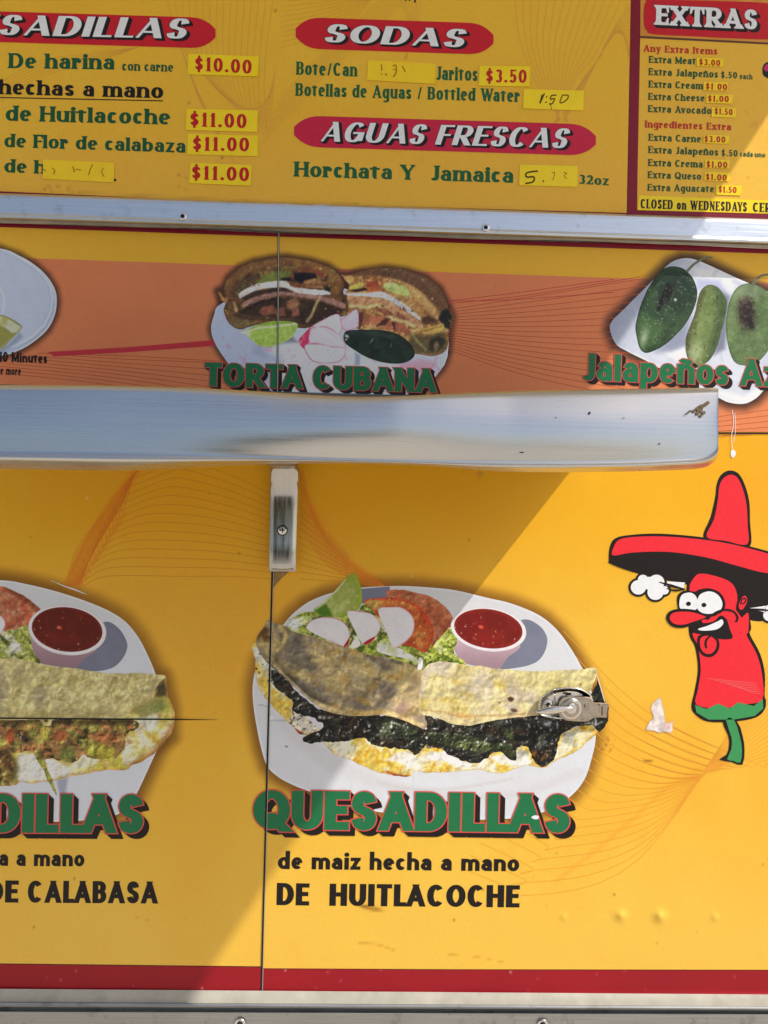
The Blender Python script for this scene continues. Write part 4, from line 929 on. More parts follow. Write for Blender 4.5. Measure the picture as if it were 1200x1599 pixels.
printed('huitlacoche_filling', fil, (25, 24, 23), [('m', (52, 50, 44), 9, .46, .62, .9, 10, 1.8), ('n', (14, 12, 12), 8, .52, .66, .9), ('n', (76, 80, 66), 7, .60, .70, .8), ('n', (58, 40, 26), 15, .58, .7, .7),
    ('p', zB((30, 1060), (200, 1060), (330, 1085), (430, 1110), (560, 1120), (590, 1200), (560, 1220), (490, 1170), (330, 1170), (200, 1150), (40, 1110)), (52, 62, 34), 3, .85), ('p', zB((200, 1110), (420, 1120), (430, 1165), (330, 1172), (210, 1150)), (84, 92, 50), 1.2, .9), ('l', zB((210, 1112), (330, 1118), (425, 1126)), 1.4, (170, 176, 150), 1, .6), ('l', zB((40, 1058), (200, 1064), (330, 1088)), 1.2, (150, 156, 136), 1, .5), ('p', zB((480, 1010), (560, 1040), (590, 1130), (520, 1090)), (62, 72, 40), 2, .8),
    ('p', zA((840, 1010), (900, 980), (1000, 1000), (1100, 1050), (1080, 1110), (960, 1080), (900, 1090)), (50, 58, 40), 3, .9), ('b', 602, 1141, 9, 13, 20, (92, 100, 72), 2, .75), ('l', zA((930, 990), (1000, 1015)), 3.5, (150, 160, 140), 1.5, .8), ('b', 846, 1163, 7, 9, 50, (96, 98, 92), 2, .7),
    ('b', 851, 1182, 10, 5, -20, (110, 76, 44), 2, .8), ('b', 836, 1176, 6, 4, 0, (120, 74, 26), 2, .8), ('l', zA((480, 960), (560, 965)), 4, (180, 176, 164), 2, .6),
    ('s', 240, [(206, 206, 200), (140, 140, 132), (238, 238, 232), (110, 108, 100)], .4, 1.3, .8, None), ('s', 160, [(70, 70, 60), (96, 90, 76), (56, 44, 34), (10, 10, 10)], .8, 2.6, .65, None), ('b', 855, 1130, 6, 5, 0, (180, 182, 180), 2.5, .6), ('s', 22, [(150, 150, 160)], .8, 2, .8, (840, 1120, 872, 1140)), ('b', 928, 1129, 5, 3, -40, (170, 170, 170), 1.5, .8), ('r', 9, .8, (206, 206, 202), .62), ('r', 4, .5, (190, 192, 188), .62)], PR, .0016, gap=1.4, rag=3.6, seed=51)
# the two folded tortillas
tl = zA((150, 353), (195, 372), (262, 390), (320, 425), (450, 458), (560, 498), (640, 520), (760, 562), (900, 586), (1060, 632), (1138, 652), (1156, 700), (1148, 860), (1136, 960), (1150, 1005), (1130, 1034), (1080, 1012), (980, 972), (880, 946), (760, 952), (640, 948), (520, 922), (440, 872), (370, 812), (290, 742), (200, 664), (132, 600), (84, 510), (88, 455), (125, 400))
printed('folded_tortilla', tl, (172, 152, 110), [('m', (204, 182, 124), 16, .42, .60, .9, 25, 1.8), ('m', (118, 106, 92), 18, .52, .66, .85, 30, 2.2), ('n', (150, 138, 130), 30, .50, .66, .75), ('m', (214, 198, 146), 9, .58, .70, .75, 20, 1.6), ('n', (178, 138, 60), 12, .60, .72, .7),
    ('l', zA((150, 620), (250, 705), (380, 815), (500, 890)), 22, (64, 58, 48), 12, .8), ('p', zA((290, 410), (360, 430), (420, 560), (440, 700), (330, 640), (250, 520)), (104, 98, 84), 10, .6), ('l', zA((275, 400), (260, 480), (215, 560), (190, 640)), 9, (88, 80, 62), 6, .7),
    ('b', 412, 990, 12, 13, 20, (104, 64, 28), 5, .85), ('l', zA((230, 395), (265, 440), (250, 500), (215, 540)), 7, (216, 190, 124), 3, .85), ('l', zA((150, 362), (180, 380), (170, 440)), 5, (196, 176, 116), 3, .8), ('l', zA((110, 470), (150, 560), (230, 660)), 5, (196, 180, 110), 3, .7),
    ('l', zA((430, 860), (520, 905), (600, 925)), 9, (228, 204, 146), 3, .9), ('l', zA((640, 930), (760, 935), (880, 925)), 8, (222, 186, 110), 3.5, .8), ('l', zA((900, 935), (1000, 965), (1120, 1015)), 7, (238, 208, 140), 3, .85), ('l', zA((150, 600), (240, 680), (340, 775), (440, 868)), 3, (214, 192, 146), 1.5, .85),
    ('b', 560, 1050, 22, 9, 25, (214, 194, 138), 7, .6), ('b', 500, 1020, 16, 8, 40, (216, 196, 140), 6, .6), ('b', 528, 1070, 26, 8, 20, (206, 186, 124), 7, .5), ('b', 600, 1040, 15, 7, 15, (124, 112, 104), 6, .6), ('b', 548, 1098, 20, 6, 20, (120, 108, 98), 6, .6),
    ('p', zA((1150, 660), (1060, 740), (960, 850), (890, 940), (1120, 1000), (1160, 800)), (218, 188, 142), 2.5, .35), ('b', 628, 1106, 12, 8, -30, (168, 134, 122), 4, .8), ('s', 22, [(40, 30, 24), (60, 46, 30)], .5, 1.2, .9, None), ('e', 2.0, (206, 184, 136), .35), ('r', 17, .22, None, 0), ('r', 6, .10, None, 0)], PR, .0020, gap=1.5, rag=1.0, seed=52)  # first patch here paints the sunlit right tip into the print
tr = zB((20, 645), (60, 622), (130, 612), (250, 628), (300, 640), (380, 640), (450, 655), (520, 660), (700, 672), (850, 666), (1000, 660), (1030, 652), (1082, 655), (1088, 705), (1062, 762), (1040, 820), (1010, 870), (960, 900), (900, 930), (720, 948), (500, 972), (400, 988), (330, 1004), (280, 1012), (180, 1000), (100, 966), (-10, 935), (-22, 880), (-14, 780), (0, 690))
printed('folded_tortilla', tr, (220, 204, 146), [('m', (236, 220, 156), 16, .40, .60, .8, 10, 2.0), ('m', (208, 182, 90), 13, .56, .68, .75, 15, 2.0), ('n', (230, 214, 172), 28, .48, .66, .8), ('n', (200, 188, 176), 36, .56, .70, .7), ('l', zB((0, 930), (150, 960), (280, 1000), (400, 975), (700, 945), (900, 925)), 8, (240, 218, 164), 3, .9), ('l', zB((0, 915), (130, 925), (220, 955), (420, 950), (640, 940)), 2.6, (176, 140, 84), 2, .7),
    ('l', zB((480, 660), (560, 760), (600, 790)), 12, (186, 172, 150), 9, .55), ('p', zB((560, 670), (1090, 650), (1040, 820), (800, 800), (620, 790)), (220, 208, 140), 8, .5), ('b', 797.5, 1091.5, 5, 4, 0, (70, 40, 20), 1, .9), ('b', 803, 1109, 6, 2.5, 15, (96, 64, 36), 1, .85), ('b', 780, 1097, 2, 1.5, 0, (90, 60, 30), .8, .9), ('b', 907, 1069, 2.4, 2.4, 0, (176, 96, 50), .8, .9), ('b', 725, 1117, 20, 3, 8, (226, 168, 84), 3, .6),
    ('s', 16, [(120, 96, 50)], .5, 1, .8, None), ('e', 2.2, (234, 216, 168), .5), ('r', 17, .18, None, 0), ('r', 6, .10, None, 0)], PR, .0022, gap=1.5, rag=1.2, seed=53)
lines('cut_edge', [zB((1092, 700), (1115, 780), (1138, 862))], 1.1, INK['white'], .0026, PR)
caption(PR, 'QUESADILLAS', 'kabel', 395, 1294.5, 891, 1301, 61, .0030)
for pts, c_ in (([(1010-0, 0)], 0),): pass
sheet('chip', [smooth_closed([(830, 1276), (836, 1273), (842, 1275), (840, 1279), (834, 1279)], 3)], INK['white'], PR, .0046)
lettering('caption_line', 'de maiz hecha a mano', 'kabel2', 434, 1357, 811, 1360.6, 28.5, INK['black'], PR, .0010)
lettering('caption_line', 'DE', 'kabelc', 432, 1413.2, 483, 1414, 34.5, INK['black'], PR, .0010)
lettering('caption_line', 'HUITLACOCHE', 'kabelc', 514.6, 1414.4, 811.5, 1417, 34.5, INK['black'], PR, .0010)

# --- squash blossom quesadillas, left
PL = picture('food_picture', (120, 1100), 'printed plate of quesadillas with squash blossom filling, cut off by left edge')
printed('plate', PLATE_L, (222, 224, 228), [('e', 4, (252, 252, 252), .8), ('n', (226, 230, 240), 60, .35, .7, .6), ('p', zM((380, 500), (455, 490), (440, 600), (400, 610)), (158, 160, 180), 3, .8)], PL, .0006, gap=2.6, seed=61)
salsa_cup(PL, zL, (452, 402), (263, 168), 7, [(200, 440), (235, 560), (265, 620), (400, 648), (500, 662), (560, 600), (650, 520), (450, 480)],
          [(520, 480), (690, 350), (790, 385), (850, 480), (845, 550), (800, 620), (740, 660), (640, 678), (500, 668), (520, 560)], .0010, (100, 26, 12), (240, 234, 238), (196, 162, 172), 62)
printed('tomato_slice', [(-90, 940), (-40, 912)] + zL((0, 108), (70, 130), (160, 172), (230, 225), (275, 275), (230, 340), (190, 400), (120, 400)) + [(-40, 990), (-100, 984)], (196, 108, 74), [('n', (226, 166, 126), 10, .46, .64, .85), ('n', (150, 70, 46), 14, .54, .68, .5), ('l', zL((0, 120), (120, 165), (180, 260), (190, 370)), 5, (206, 96, 62), 2.5, .8), ('l', zL((60, 125), (200, 215), (260, 280)), 9, (128, 66, 44), 4, .7), ('s', 14, [(240, 206, 160), (90, 60, 30)], .7, 1.8, .8, None), ('r', 8, .2, (250, 226, 190), 1.5), ('r', 4, .12, None, 0)], PL, .0013, gap=1.8, rag=1.2, seed=63)
printed('lettuce', [(-190, 990), (-80, 966)] + zL((0, 400), (100, 395), (170, 370), (205, 420), (225, 540), (270, 625), (130, 615)) + [(-80, 1046), (-200, 1056)], (160, 168, 78), [('m', (206, 210, 124), 7, .44, .6, .9, 60, 2.6), ('m', (84, 92, 38), 7, .54, .66, .95, 50, 2.4), ('m', (236, 238, 214), 9, .62, .70, .8, 40, 2.4), ('s', 30, [(236, 238, 206), (110, 130, 40)], .8, 2.4, .8, None), ('b', 24, 1011, 10, 8, 20, (240, 240, 232), 2, .85), ('r', 9, .35, None, 0), ('r', 4, .2, None, 0)], PL, .0014, gap=1.7, rag=2, seed=64)
printed('radish_slice', [(-34, 968), (-20, 955)] + zL((0, 300), (28, 325), (40, 365), (25, 405), (0, 430)) + [(-24, 990)], (240, 236, 240), [('e', 1.8, (206, 80, 110), .8)], PL, .0018, gap=2, seed=65)
botl = zL((1108, 712), (1122, 800), (1126, 855), (1150, 890), (1168, 950), (1166, 1040)) + zM((1160, 160), (1130, 215), (1085, 275), (1010, 345), (940, 385), (880, 408), (860, 432), (800, 440), (720, 440), (640, 448), (610, 460), (540, 470), (470, 482), (400, 502), (270, 520), (240, 530), (140, 522), (40, 545)) + [(-120, 1226), (-270, 1170), (-260, 1110), (-120, 1112)] + zM((0, 85), (400, 70), (800, 60)) + zL((1000, 830), (1060, 760))
printed('tortilla_base', botl, (226, 204, 106), [('n', (238, 224, 142), 14, .40, .6, .9), ('n', (206, 196, 70), 18, .50, .66, .8), ('n', (246, 240, 214), 20, .54, .64, .85), ('n', (206, 146, 66), 16, .62, .72, .7), ('e', 6, (196, 132, 62), .55), ('l', zM((1150, 150), (1080, 270), (1010, 345), (880, 408)), 8, (176, 110, 50), 5, .7),
    ('p', zM((120, 330), (240, 330), (380, 380), (470, 420), (460, 475), (340, 505), (130, 520), (110, 430)), (246, 242, 232), 4, .9), ('p', zM((940, 110), (1030, 60), (1040, 170), (970, 180)), (246, 240, 224), 4, .85), ('p', zM((0, 290), (80, 310), (130, 420), (110, 510), (0, 545)), (92, 84, 36), 6, .85),
    ('p', zL((1105, 715), (1120, 850), (1040, 850), (1050, 780)), (74, 62, 38), 4, .9), ('p', zL((880, 930), (1010, 860), (1090, 850), (1120, 900), (1060, 960), (940, 990)), (150, 146, 76), 5, .85), ('b', 248, 1103, 12, 6, -10, (136, 146, 74), 3, .8), ('r', 13, .16, None, 0), ('r', 5, .10, None, 0)], PL, .0012, gap=1.7, rag=2, seed=66)
fill_l = [(-230, 1122), (-120, 1116)] + zM((0, 100), (400, 96), (700, 98), (900, 104), (930, 150), (850, 200), (840, 280), (780, 350), (700, 365), (600, 360), (560, 330), (510, 385), (420, 380), (330, 360), (310, 400), (380, 580), (370, 605), (330, 520), (260, 380), (210, 310), (120, 330), (60, 310), (100, 420), (60, 520), (20, 540)) + [(-120, 1206), (-220, 1160)]
printed('blossom_filling', fill_l, (146, 118, 66), [('m', (190, 128, 82), 10, .44, .58, .9, 20, 1.8), ('n', (112, 92, 44), 12, .50, .64, .9), ('m', (160, 156, 72), 14, .54, .66, .9, 30, 1.8), ('n', (206, 200, 104), 12, .62, .72, .8), ('n', (64, 52, 28), 9, .60, .70, .85), ('n', (190, 110, 70), 7, .64, .72, .8),
    ('b', 158, 1174, 22, 12, 10, (190, 184, 62), 4, .85), ('b', 107, 1177, 14, 12, 0, (132, 138, 68), 3, .85), ('b', 165, 1152, 22, 7, 8, (206, 126, 74), 3, .85), ('b', 95, 1149, 12, 9, 0, (184, 96, 54), 3, .8), ('b', 71, 1143, 7, 14, -15, (190, 186, 76), 3, .85), ('b', 16, 1149, 6, 12, 10, (206, 92, 48), 3, .8), ('p', zM((230, 320), (320, 400), (385, 590), (350, 560), (290, 450)), (158, 164, 62), 2, .9),
    ('b', 12, 1180, 10, 14, 0, (110, 78, 44), 4, .8), ('p', [(-50, 1118)] + zM((0, 100), (930, 100), (900, 135), (600, 140), (300, 125), (0, 130)) + [(-50, 1128)], (56, 44, 22), 6, .75),
    ('s', 50, [(226, 150, 96), (206, 200, 110), (90, 60, 30), (216, 120, 70)], .8, 2.4, .75, None), ('s', 26, [(244, 234, 206)], .5, 1.2, .8, None), ('p', zM((100, 195), (120, 185), (200, 240), (185, 265)), (24, 22, 20), 1, .95), ('l', zM((118, 200), (128, 210)), 1.6, (240, 240, 236), .7, .9), ('l', zM((138, 212), (146, 226)), 1.6, (240, 240, 236), .7, .9), ('l', zM((160, 225), (168, 240)), 1.6, (240, 240, 236), .7, .9), ('r', 12, .42, (226, 206, 150), 1.2), ('r', 5, .22, None, 0)], PL, .0016, gap=1.5, rag=2.6, seed=67)
tll = [(-250, 1050), (-120, 1030)] + zL((0, 592), (60, 590), (130, 596), (260, 626), (400, 650), (560, 666), (700, 690), (820, 694), (900, 690), (1000, 696), (1108, 708), (1070, 750), (1040, 790), (1010, 842), (960, 880), (900, 920), (860, 955), (820, 985), (740, 985), (640, 996), (480, 992), (360, 1000), (340, 1045), (290, 1035), (262, 998), (150, 1006), (0, 1004)) + [(-120, 1126), (-250, 1120)]
printed('folded_tortilla', tll, (206, 192, 126), [('n', (228, 214, 148), 12, .40, .60, .95), ('n', (178, 158, 90), 11, .54, .68, .85), ('n', (194, 180, 132), 30, .46, .66, .8), ('n', (238, 226, 166), 6, .58, .7, .8), ('n', (160, 146, 120), 34, .60, .72, .6), ('l', zL((0, 980), (400, 970), (820, 970)), 14, (176, 158, 96), 8, .5), ('e', 3, (222, 208, 146), .6), ('l', zL((1100, 712), (1030, 800), (830, 980)), 5, (232, 218, 150), 3, .7),
    ('p', zL((296, 1000), (326, 996), (322, 1022), (300, 1018)), (70, 58, 30), 1, .9), ('s', 14, [(110, 92, 50), (90, 74, 40)], .5, 1.3, .7, None), ('r', 17, .18, None, 0), ('r', 6, .10, None, 0)], PL, .0020, gap=1.5, rag=1.4, seed=68)
caption(PL, 'QUESADILLAS', 'kabel', -271, 1299, 225, 1301.5, 61, .0030)
lettering('caption_line', 'de maiz hecha a mano', 'kabel2', -196, 1350.6, 132, 1353, 27.5, INK['black'], PL, .0010)
lettering('caption_line', 'DE', 'kabelc', -22, 1409, 29, 1409.5, 34.5, INK['black'], PL, .0010)
lettering('caption_line', 'CALABASA', 'kabelc', 43.5, 1409.6, 246.5, 1411, 34.5, INK['black'], PL, .0010)

# --- torta, middle strip
GS = 1.32
PT = picture('food_picture', (515, 520), 'printed torta sandwich cut in half with lime, radishes and a whole dark chile')
O = STRIP + .0010
printed('plate', PLATE_T, (200, 206, 218), [('e', 3.5, (232, 238, 248), .8), ('n', (206, 216, 236), 50, .4, .7, .5), ('g', (470, 520), (400, 520), (166, 178, 204), .6), ('p', [(432, 540), (470, 530), (560, 540), (640, 575), (640, 620), (470, 625), (430, 575), (412, 548)], (228, 236, 246), 6, .8), ('p', zT((500, 800), (800, 790), (700, 700), (560, 820)), (120, 124, 132), 4, .85), ('l', zT((440, 860), (560, 910), (620, 960)), 12, (150, 164, 190), 6, .6),
    ('p', zU((640, 990), (860, 930), (990, 960), (960, 1030), (860, 1060), (760, 1040)), (214, 150, 170), 5, .7), ('n', (206, 130, 156), 9, .70, .76, .4), ('p', zU((295, 870), (345, 900), (340, 985), (295, 985)), (130, 142, 162), 2, .7), ('s', 10, [(60, 60, 70)], .6, 1.4, .7, None), ('b', 438, 558, 4, 8, 0, (190, 196, 200), 2, .7)], PT, O, gap=2, gain=GS, seed=71)
bl = zT((165, 330), (200, 240), (300, 150), (420, 100), (600, 68), (700, 62), (900, 95), (1050, 140), (1150, 210), (1190, 300), (1180, 370), (1215, 400), (1215, 540), (1130, 580), (1000, 610), (900, 660), (800, 665), (600, 620), (400, 650), (300, 680), (220, 640), (180, 580), (162, 510), (175, 455), (140, 430), (108, 348), (135, 362), (172, 420))
def dk(*c): return c
printed('sandwich_half', bl, (104, 70, 42), [('n', (140, 96, 56), 10, .42, .6, .7), ('n', (62, 42, 28), 9, .52, .66, .7),
    ('p', zT((160, 330), (200, 235), (300, 150), (420, 98), (600, 64), (700, 60), (900, 93), (1050, 138), (1150, 208), (1195, 300), (1110, 260), (960, 170), (760, 130), (560, 150), (400, 190), (280, 250), (230, 330), (200, 420)), (132, 90, 50), 3, .8), ('n', (160, 112, 60), 14, .55, .7, .6),
    ('p', zT((240, 330), (330, 250), (450, 200), (440, 290), (330, 350), (260, 400)), (84, 66, 44), 4, .85), ('p', zT((430, 280), (520, 205), (640, 180), (740, 190), (700, 250), (600, 275), (450, 295)), (116, 130, 56), 3, .9), ('n', (140, 150, 70), 8, .64, .72, .6),
    ('p', zT((760, 195), (940, 195), (960, 240), (860, 260), (830, 290), (760, 260)), (20, 14, 22), 2, .95), ('p', zT((640, 240), (720, 235), (760, 270), (660, 265)), (22, 16, 20), 2, .9), ('p', zT((790, 160), (960, 170), (1030, 210), (1000, 250), (930, 190), (820, 190)), (136, 62, 46), 2.5, .8),
    ('p', zT((840, 270), (940, 245), (1030, 280), (1040, 330), (870, 325)), (176, 128, 80), 2, .9), ('l', zT((860, 300), (1030, 295)), 4, (120, 70, 44), 2, .7), ('p', zT((720, 275), (800, 290), (840, 320), (760, 310)), (150, 72, 40), 2, .8), ('p', zT((1010, 300), (1070, 320), (1070, 385), (1030, 360)), (26, 18, 18), 2, .9), ('p', zT((1080, 200), (1150, 230), (1185, 310), (1150, 380), (1090, 370)), (142, 96, 48), 3, .7),
    ('p', smooth_closed(zT((295, 372), (420, 300), (560, 272), (690, 266), (740, 312), (830, 328), (1040, 350), (1052, 384), (820, 378), (680, 322), (560, 325), (420, 352), (310, 412)), 4), (240, 234, 220), .9, 1), ('l', zT((300, 395), (420, 335), (560, 310), (680, 308)), 1.6, (206, 196, 176), 1, .7),
    ('p', zT((310, 410), (430, 350), (600, 328), (690, 325), (760, 365), (640, 358), (480, 380), (350, 430)), (58, 42, 36), 1.5, .9),
    ('p', smooth_closed(zT((325, 455), (420, 405), (520, 375), (640, 358), (760, 365), (980, 392), (1150, 440), (1200, 470), (1180, 500), (1060, 460), (900, 415), (760, 395), (620, 385), (500, 410), (400, 450), (335, 490)), 4), (170, 124, 112), 1.0, .95), ('l', zT((330, 480), (500, 415), (640, 388)), 2, (196, 160, 146), 1, .7),
    ('n', (120, 84, 56), 7, .60, .70, .25), ('p', zT((340, 490), (480, 430), (620, 400), (800, 410), (1000, 440), (1180, 510), (1100, 570), (900, 640), (600, 600), (400, 600), (250, 560)), (48, 34, 26), 4, .8), ('m', (110, 78, 54), 7, .56, .66, .0, 20, 2), 
    ('l', zT((360, 505), (470, 450), (600, 420)), 2.4, (36, 24, 20), 1.5, .8), ('l', zT((250, 540), (400, 575), (600, 585), (800, 600)), 4, (96, 78, 50), 2.5, .7), ('p', zT((455, 530), (500, 485), (590, 470), (600, 540), (500, 560)), (150, 90, 66), 2, .9), ('p', zT((600, 500), (680, 490), (690, 560), (610, 570)), (150, 92, 70), 2, .85), ('p', zT((700, 440), (780, 400), (810, 460), (760, 520), (700, 500)), (176, 124, 86), 3, .8), ('p', zT((740, 510), (800, 490), (810, 560), (740, 570)), (160, 98, 76), 2, .8), ('l', zT((985, 400), (950, 460), (910, 560), (870, 610)), 4, (196, 172, 122), 1.5, .85),
    ('p', zT((200, 560), (340, 600), (420, 640), (320, 680), (210, 640)), (112, 98, 62), 4, .7), ('s', 70, [(196, 150, 106), (226, 196, 150), (40, 26, 22), (28, 20, 18), (130, 80, 54)], .5, 1.3, .7, (345, 455, 540, 512)), ('s', 30, [(214, 180, 130), (60, 40, 24)], .6, 1.5, .7, (350, 405, 530, 450)), ('e', 2.5, (84, 56, 34), .6),
    ('p', zT((110, 350), (140, 370), (200, 430), (180, 460), (140, 430)), (176, 126, 76), 1.5, .9), ('l', zT((250, 450), (270, 520)), 4, (190, 160, 112), 1.5, .8), ('r', 10, .14, None, 0), ('r', 4, .14, None, 0)], PT, O + .0004, gap=1.3, gain=GS, rag=.8, seed=72)
br = zU((180, 215), (240, 215), (360, 182), (560, 155), (740, 180), (900, 235), (1020, 330), (1082, 450), (1090, 500), (1128, 560), (1125, 620), (1100, 690), (1092, 800), (1060, 870), (960, 905), (850, 890), (720, 860), (560, 700), (400, 690), (330, 680), (220, 600), (240, 500), (225, 370), (245, 300))
printed('sandwich_half', br, (176, 122, 70), [('n', (206, 160, 96), 9, .42, .6, .9), ('n', (130, 82, 46), 10, .54, .68, .9), ('n', (226, 190, 130), 6, .60, .70, .8),
    ('p', smooth_closed(zU((235, 215), (360, 180), (560, 152), (740, 178), (900, 232), (1022, 328), (1085, 450), (1070, 560), (1020, 600), (960, 470), (850, 350), (700, 270), (560, 230), (400, 215)), 4), (98, 68, 46), 2.5, .9), ('l', zU((560, 170), (760, 205), (920, 290), (1010, 400)), 5, (122, 88, 62), 4, .6),
    ('p', zU((700, 270), (820, 330), (930, 440), (1020, 520), (1000, 600), (900, 520), (800, 400), (720, 320)), (206, 166, 104), 4, .8), ('p', smooth_closed(zU((545, 300), (590, 278), (680, 295), (750, 340), (765, 395), (700, 390), (600, 360), (550, 330)), 4), (196, 212, 118), 1.5, .98), ('b', 613, 447, 9, 4, 15, (222, 236, 160), 2, .7),
    ('p', zU((245, 310), (340, 275), (390, 290), (340, 335), (250, 345)), (226, 206, 96), 1.5, .9), ('p', zU((390, 270), (500, 265), (500, 340), (410, 350), (400, 310)), (170, 70, 44), 2, .85), ('p', zU((240, 345), (390, 322), (405, 345), (300, 360)), (40, 22, 18), 1.2, .95), ('p', zU((400, 320), (520, 320), (500, 360), (420, 365)), (190, 104, 56), 2, .8),
    ('p', smooth_closed(zU((225, 370), (380, 370), (540, 360), (650, 420), (760, 490), (860, 580), (845, 600), (720, 510), (560, 420), (400, 400), (240, 390)), 4), (240, 232, 222), 1.2, .98), ('p', zU((560, 390), (640, 420), (770, 510), (760, 530), (640, 460)), (190, 194, 210), 1.5, .8),
    ('p', smooth_closed(zU((230, 395), (400, 405), (540, 425), (700, 510), (830, 600), (850, 650), (700, 590), (560, 500), (460, 470), (300, 480), (235, 450)), 4), (206, 152, 110), 1.6, .92), ('p', zU((560, 360), (740, 400), (840, 480), (900, 560), (860, 580), (760, 480), (640, 410)), (190, 146, 88), 3, .75),
    ('l', zU((250, 480), (400, 490), (480, 470), (560, 530), (620, 590), (720, 610), (800, 650)), 5, (236, 216, 150), 2, .85), ('s', 26, [(236, 190, 60), (226, 200, 120), (90, 40, 30)], .8, 2.2, .85, (545, 475, 650, 510)), ('p', zU((480, 490), (560, 500), (640, 560), (560, 560), (490, 520)), (110, 44, 36), 2.5, .7), ('p', zU((640, 530), (720, 560), (740, 600), (660, 580)), (120, 60, 50), 2.5, .7),
    ('p', zU((430, 560), (560, 570), (480, 640), (430, 650)), (190, 112, 78), 1.6, .95), ('p', zU((540, 640), (600, 590), (640, 680), (560, 680)), (180, 104, 74), 1.6, .95), ('p', zU((640, 610), (720, 640), (780, 710), (650, 700)), (176, 98, 70), 1.6, .95), ('p', zU((370, 560), (430, 550), (430, 640), (370, 640)), (166, 98, 70), 2, .9), ('p', zU((560, 580), (600, 590), (560, 640), (470, 650)), (60, 30, 26), 1.6, .85), ('p', zU((610, 610), (640, 620), (640, 690), (620, 660)), (54, 28, 24), 1.6, .85), ('p', zU((325, 530), (375, 540), (360, 640), (330, 680)), (84, 40, 34), 2, .85),
    ('p', zU((1010, 590), (1040, 520), (1095, 500), (1130, 570), (1105, 680), (1060, 660)), (26, 26, 28), 2, .95), ('p', zU((840, 690), (940, 650), (1050, 630), (1060, 670), (1020, 710), (900, 720)), (226, 186, 92), 2, .9), ('l', zU((860, 700), (1000, 660), (1040, 650)), 1.6, (120, 66, 40), 1, .7), ('p', zU((900, 570), (1010, 600), (1000, 640), (900, 640), (870, 600)), (110, 74, 46), 2, .8), ('p', zU((860, 580), (920, 560), (1010, 600), (880, 640)), (52, 32, 24), 2.5, .6),
    ('p', zU((780, 720), (900, 740), (1060, 700), (1090, 800), (1050, 870), (960, 900), (830, 880), (740, 800)), (92, 82, 50), 4, .85), ('p', zU((940, 760), (1020, 730), (1080, 780), (1000, 870), (920, 850)), (44, 40, 32), 3, .8), ('b', 682, 541, 4, 7, 10, (170, 140, 92), 2, .7), ('l', zU((790, 720), (840, 790), (900, 850)), 4, (170, 160, 104), 2, .7),
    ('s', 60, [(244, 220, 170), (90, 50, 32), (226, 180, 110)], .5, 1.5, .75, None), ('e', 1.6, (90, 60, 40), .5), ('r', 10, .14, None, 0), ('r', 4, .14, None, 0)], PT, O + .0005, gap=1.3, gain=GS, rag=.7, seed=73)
printed('lime_wedge', zT((303, 708), (360, 680), (450, 640), (560, 612), (700, 608), (790, 630), (780, 680), (740, 745), (660, 795), (560, 828), (470, 820), (400, 770), (355, 725)), (160, 188, 74), [('p', zT((400, 700), (520, 665), (740, 640), (720, 730), (620, 790), (500, 800), (420, 760)), (170, 200, 88), 1.2, .9), ('m', (196, 218, 128), 5, .52, .66, .55, 70, 2.5), ('l', zT((330, 708), (450, 668), (620, 650), (780, 630)), 2.4, (232, 240, 200), 1, .9), ('b', 383, 520, 9, 7, 20, (226, 234, 206), 3, .8), ('l', zT((360, 730), (460, 818), (600, 815), (740, 745)), 2.4, (196, 214, 130), 1, .8), ('l', zT((470, 640), (600, 620), (740, 620)), 2.5, (120, 160, 50), 1.2, .8), ('r', 6, .10, None, 0)], PT, O + .0009, gap=1.4, gain=GS, seed=74)
for i, (pts, cut) in enumerate((([(910, 655), (1000, 600), (1130, 545), (1165, 610), (1170, 670), (1140, 720), (1050, 660), (960, 660)], 0), ([(1160, 600), (1210, 560), (1285, 505), (1310, 540), (1312, 620), (1300, 660), (1220, 690), (1170, 660)], 1), ([(900, 680), (960, 655), (1040, 660), (1120, 700), (1180, 770), (1200, 840), (1100, 830), (960, 800), (890, 790)], 2), ([(850, 815), (960, 800), (1100, 825), (1200, 835), (1195, 900), (1150, 950), (1060, 966), (950, 960), (890, 920)], 3))):
    printed('radish_piece', zT(*pts), ((232, 232, 236), (226, 200, 214), (214, 206, 212), (228, 234, 240))[i], [('e', 1.9, (204, 70, 108), (.75, .6, .6, .9)[i]), ('n', (214, 216, 222), 9, .5, .7, .6)] + ([('l', zT((960, 660), (1060, 740), (1180, 830)), 4, (236, 240, 244), 1.5, .9)] if i == 2 else []) + ([('s', 8, [(150, 156, 160)], .6, 1.3, .7, (510, 545, 530, 560))] if i == 3 else []), PT, O + .0009 + .0002*i, gap=1.5, gain=GS, seed=75+i)
printed('radish_skin', zT((800, 770), (850, 710), (905, 660), (900, 720), (890, 790), (850, 815), (860, 850), (820, 820)), (206, 60, 100), [('n', (232, 150, 176), 6, .55, .66, .8)], PT, O + .0010, gap=1.5, gain=GS, seed=79)
printed('dark_chile', zU((200, 745), (215, 700), (260, 685), (380, 682), (520, 685), (640, 710), (740, 770), (800, 850), (800, 910), (740, 955), (640, 970), (500, 950), (380, 905), (290, 850), (220, 800)), (34, 46, 36), [('n', (46, 62, 46), 12, .45, .65, .8), ('n', (22, 30, 26), 10, .55, .7, .8), ('l', zU((260, 700), (460, 710), (640, 750)), 5, (62, 76, 62), 4, .6), ('b', 542, 525, 3.5, 2.2, 30, (196, 206, 200), 1, .9), ('b', 541, 530, 2, 1.5, 0, (196, 206, 200), .8, .8), ('l', zU((450, 760), (430, 790)), 1.6, (150, 164, 150), .8, .8), ('l', zU((610, 800), (600, 830)), 1.4, (120, 140, 124), .8, .7), ('e', 2, (20, 28, 24), .6)], PT, O + .0015, gap=1.4, gain=GS, seed=80)
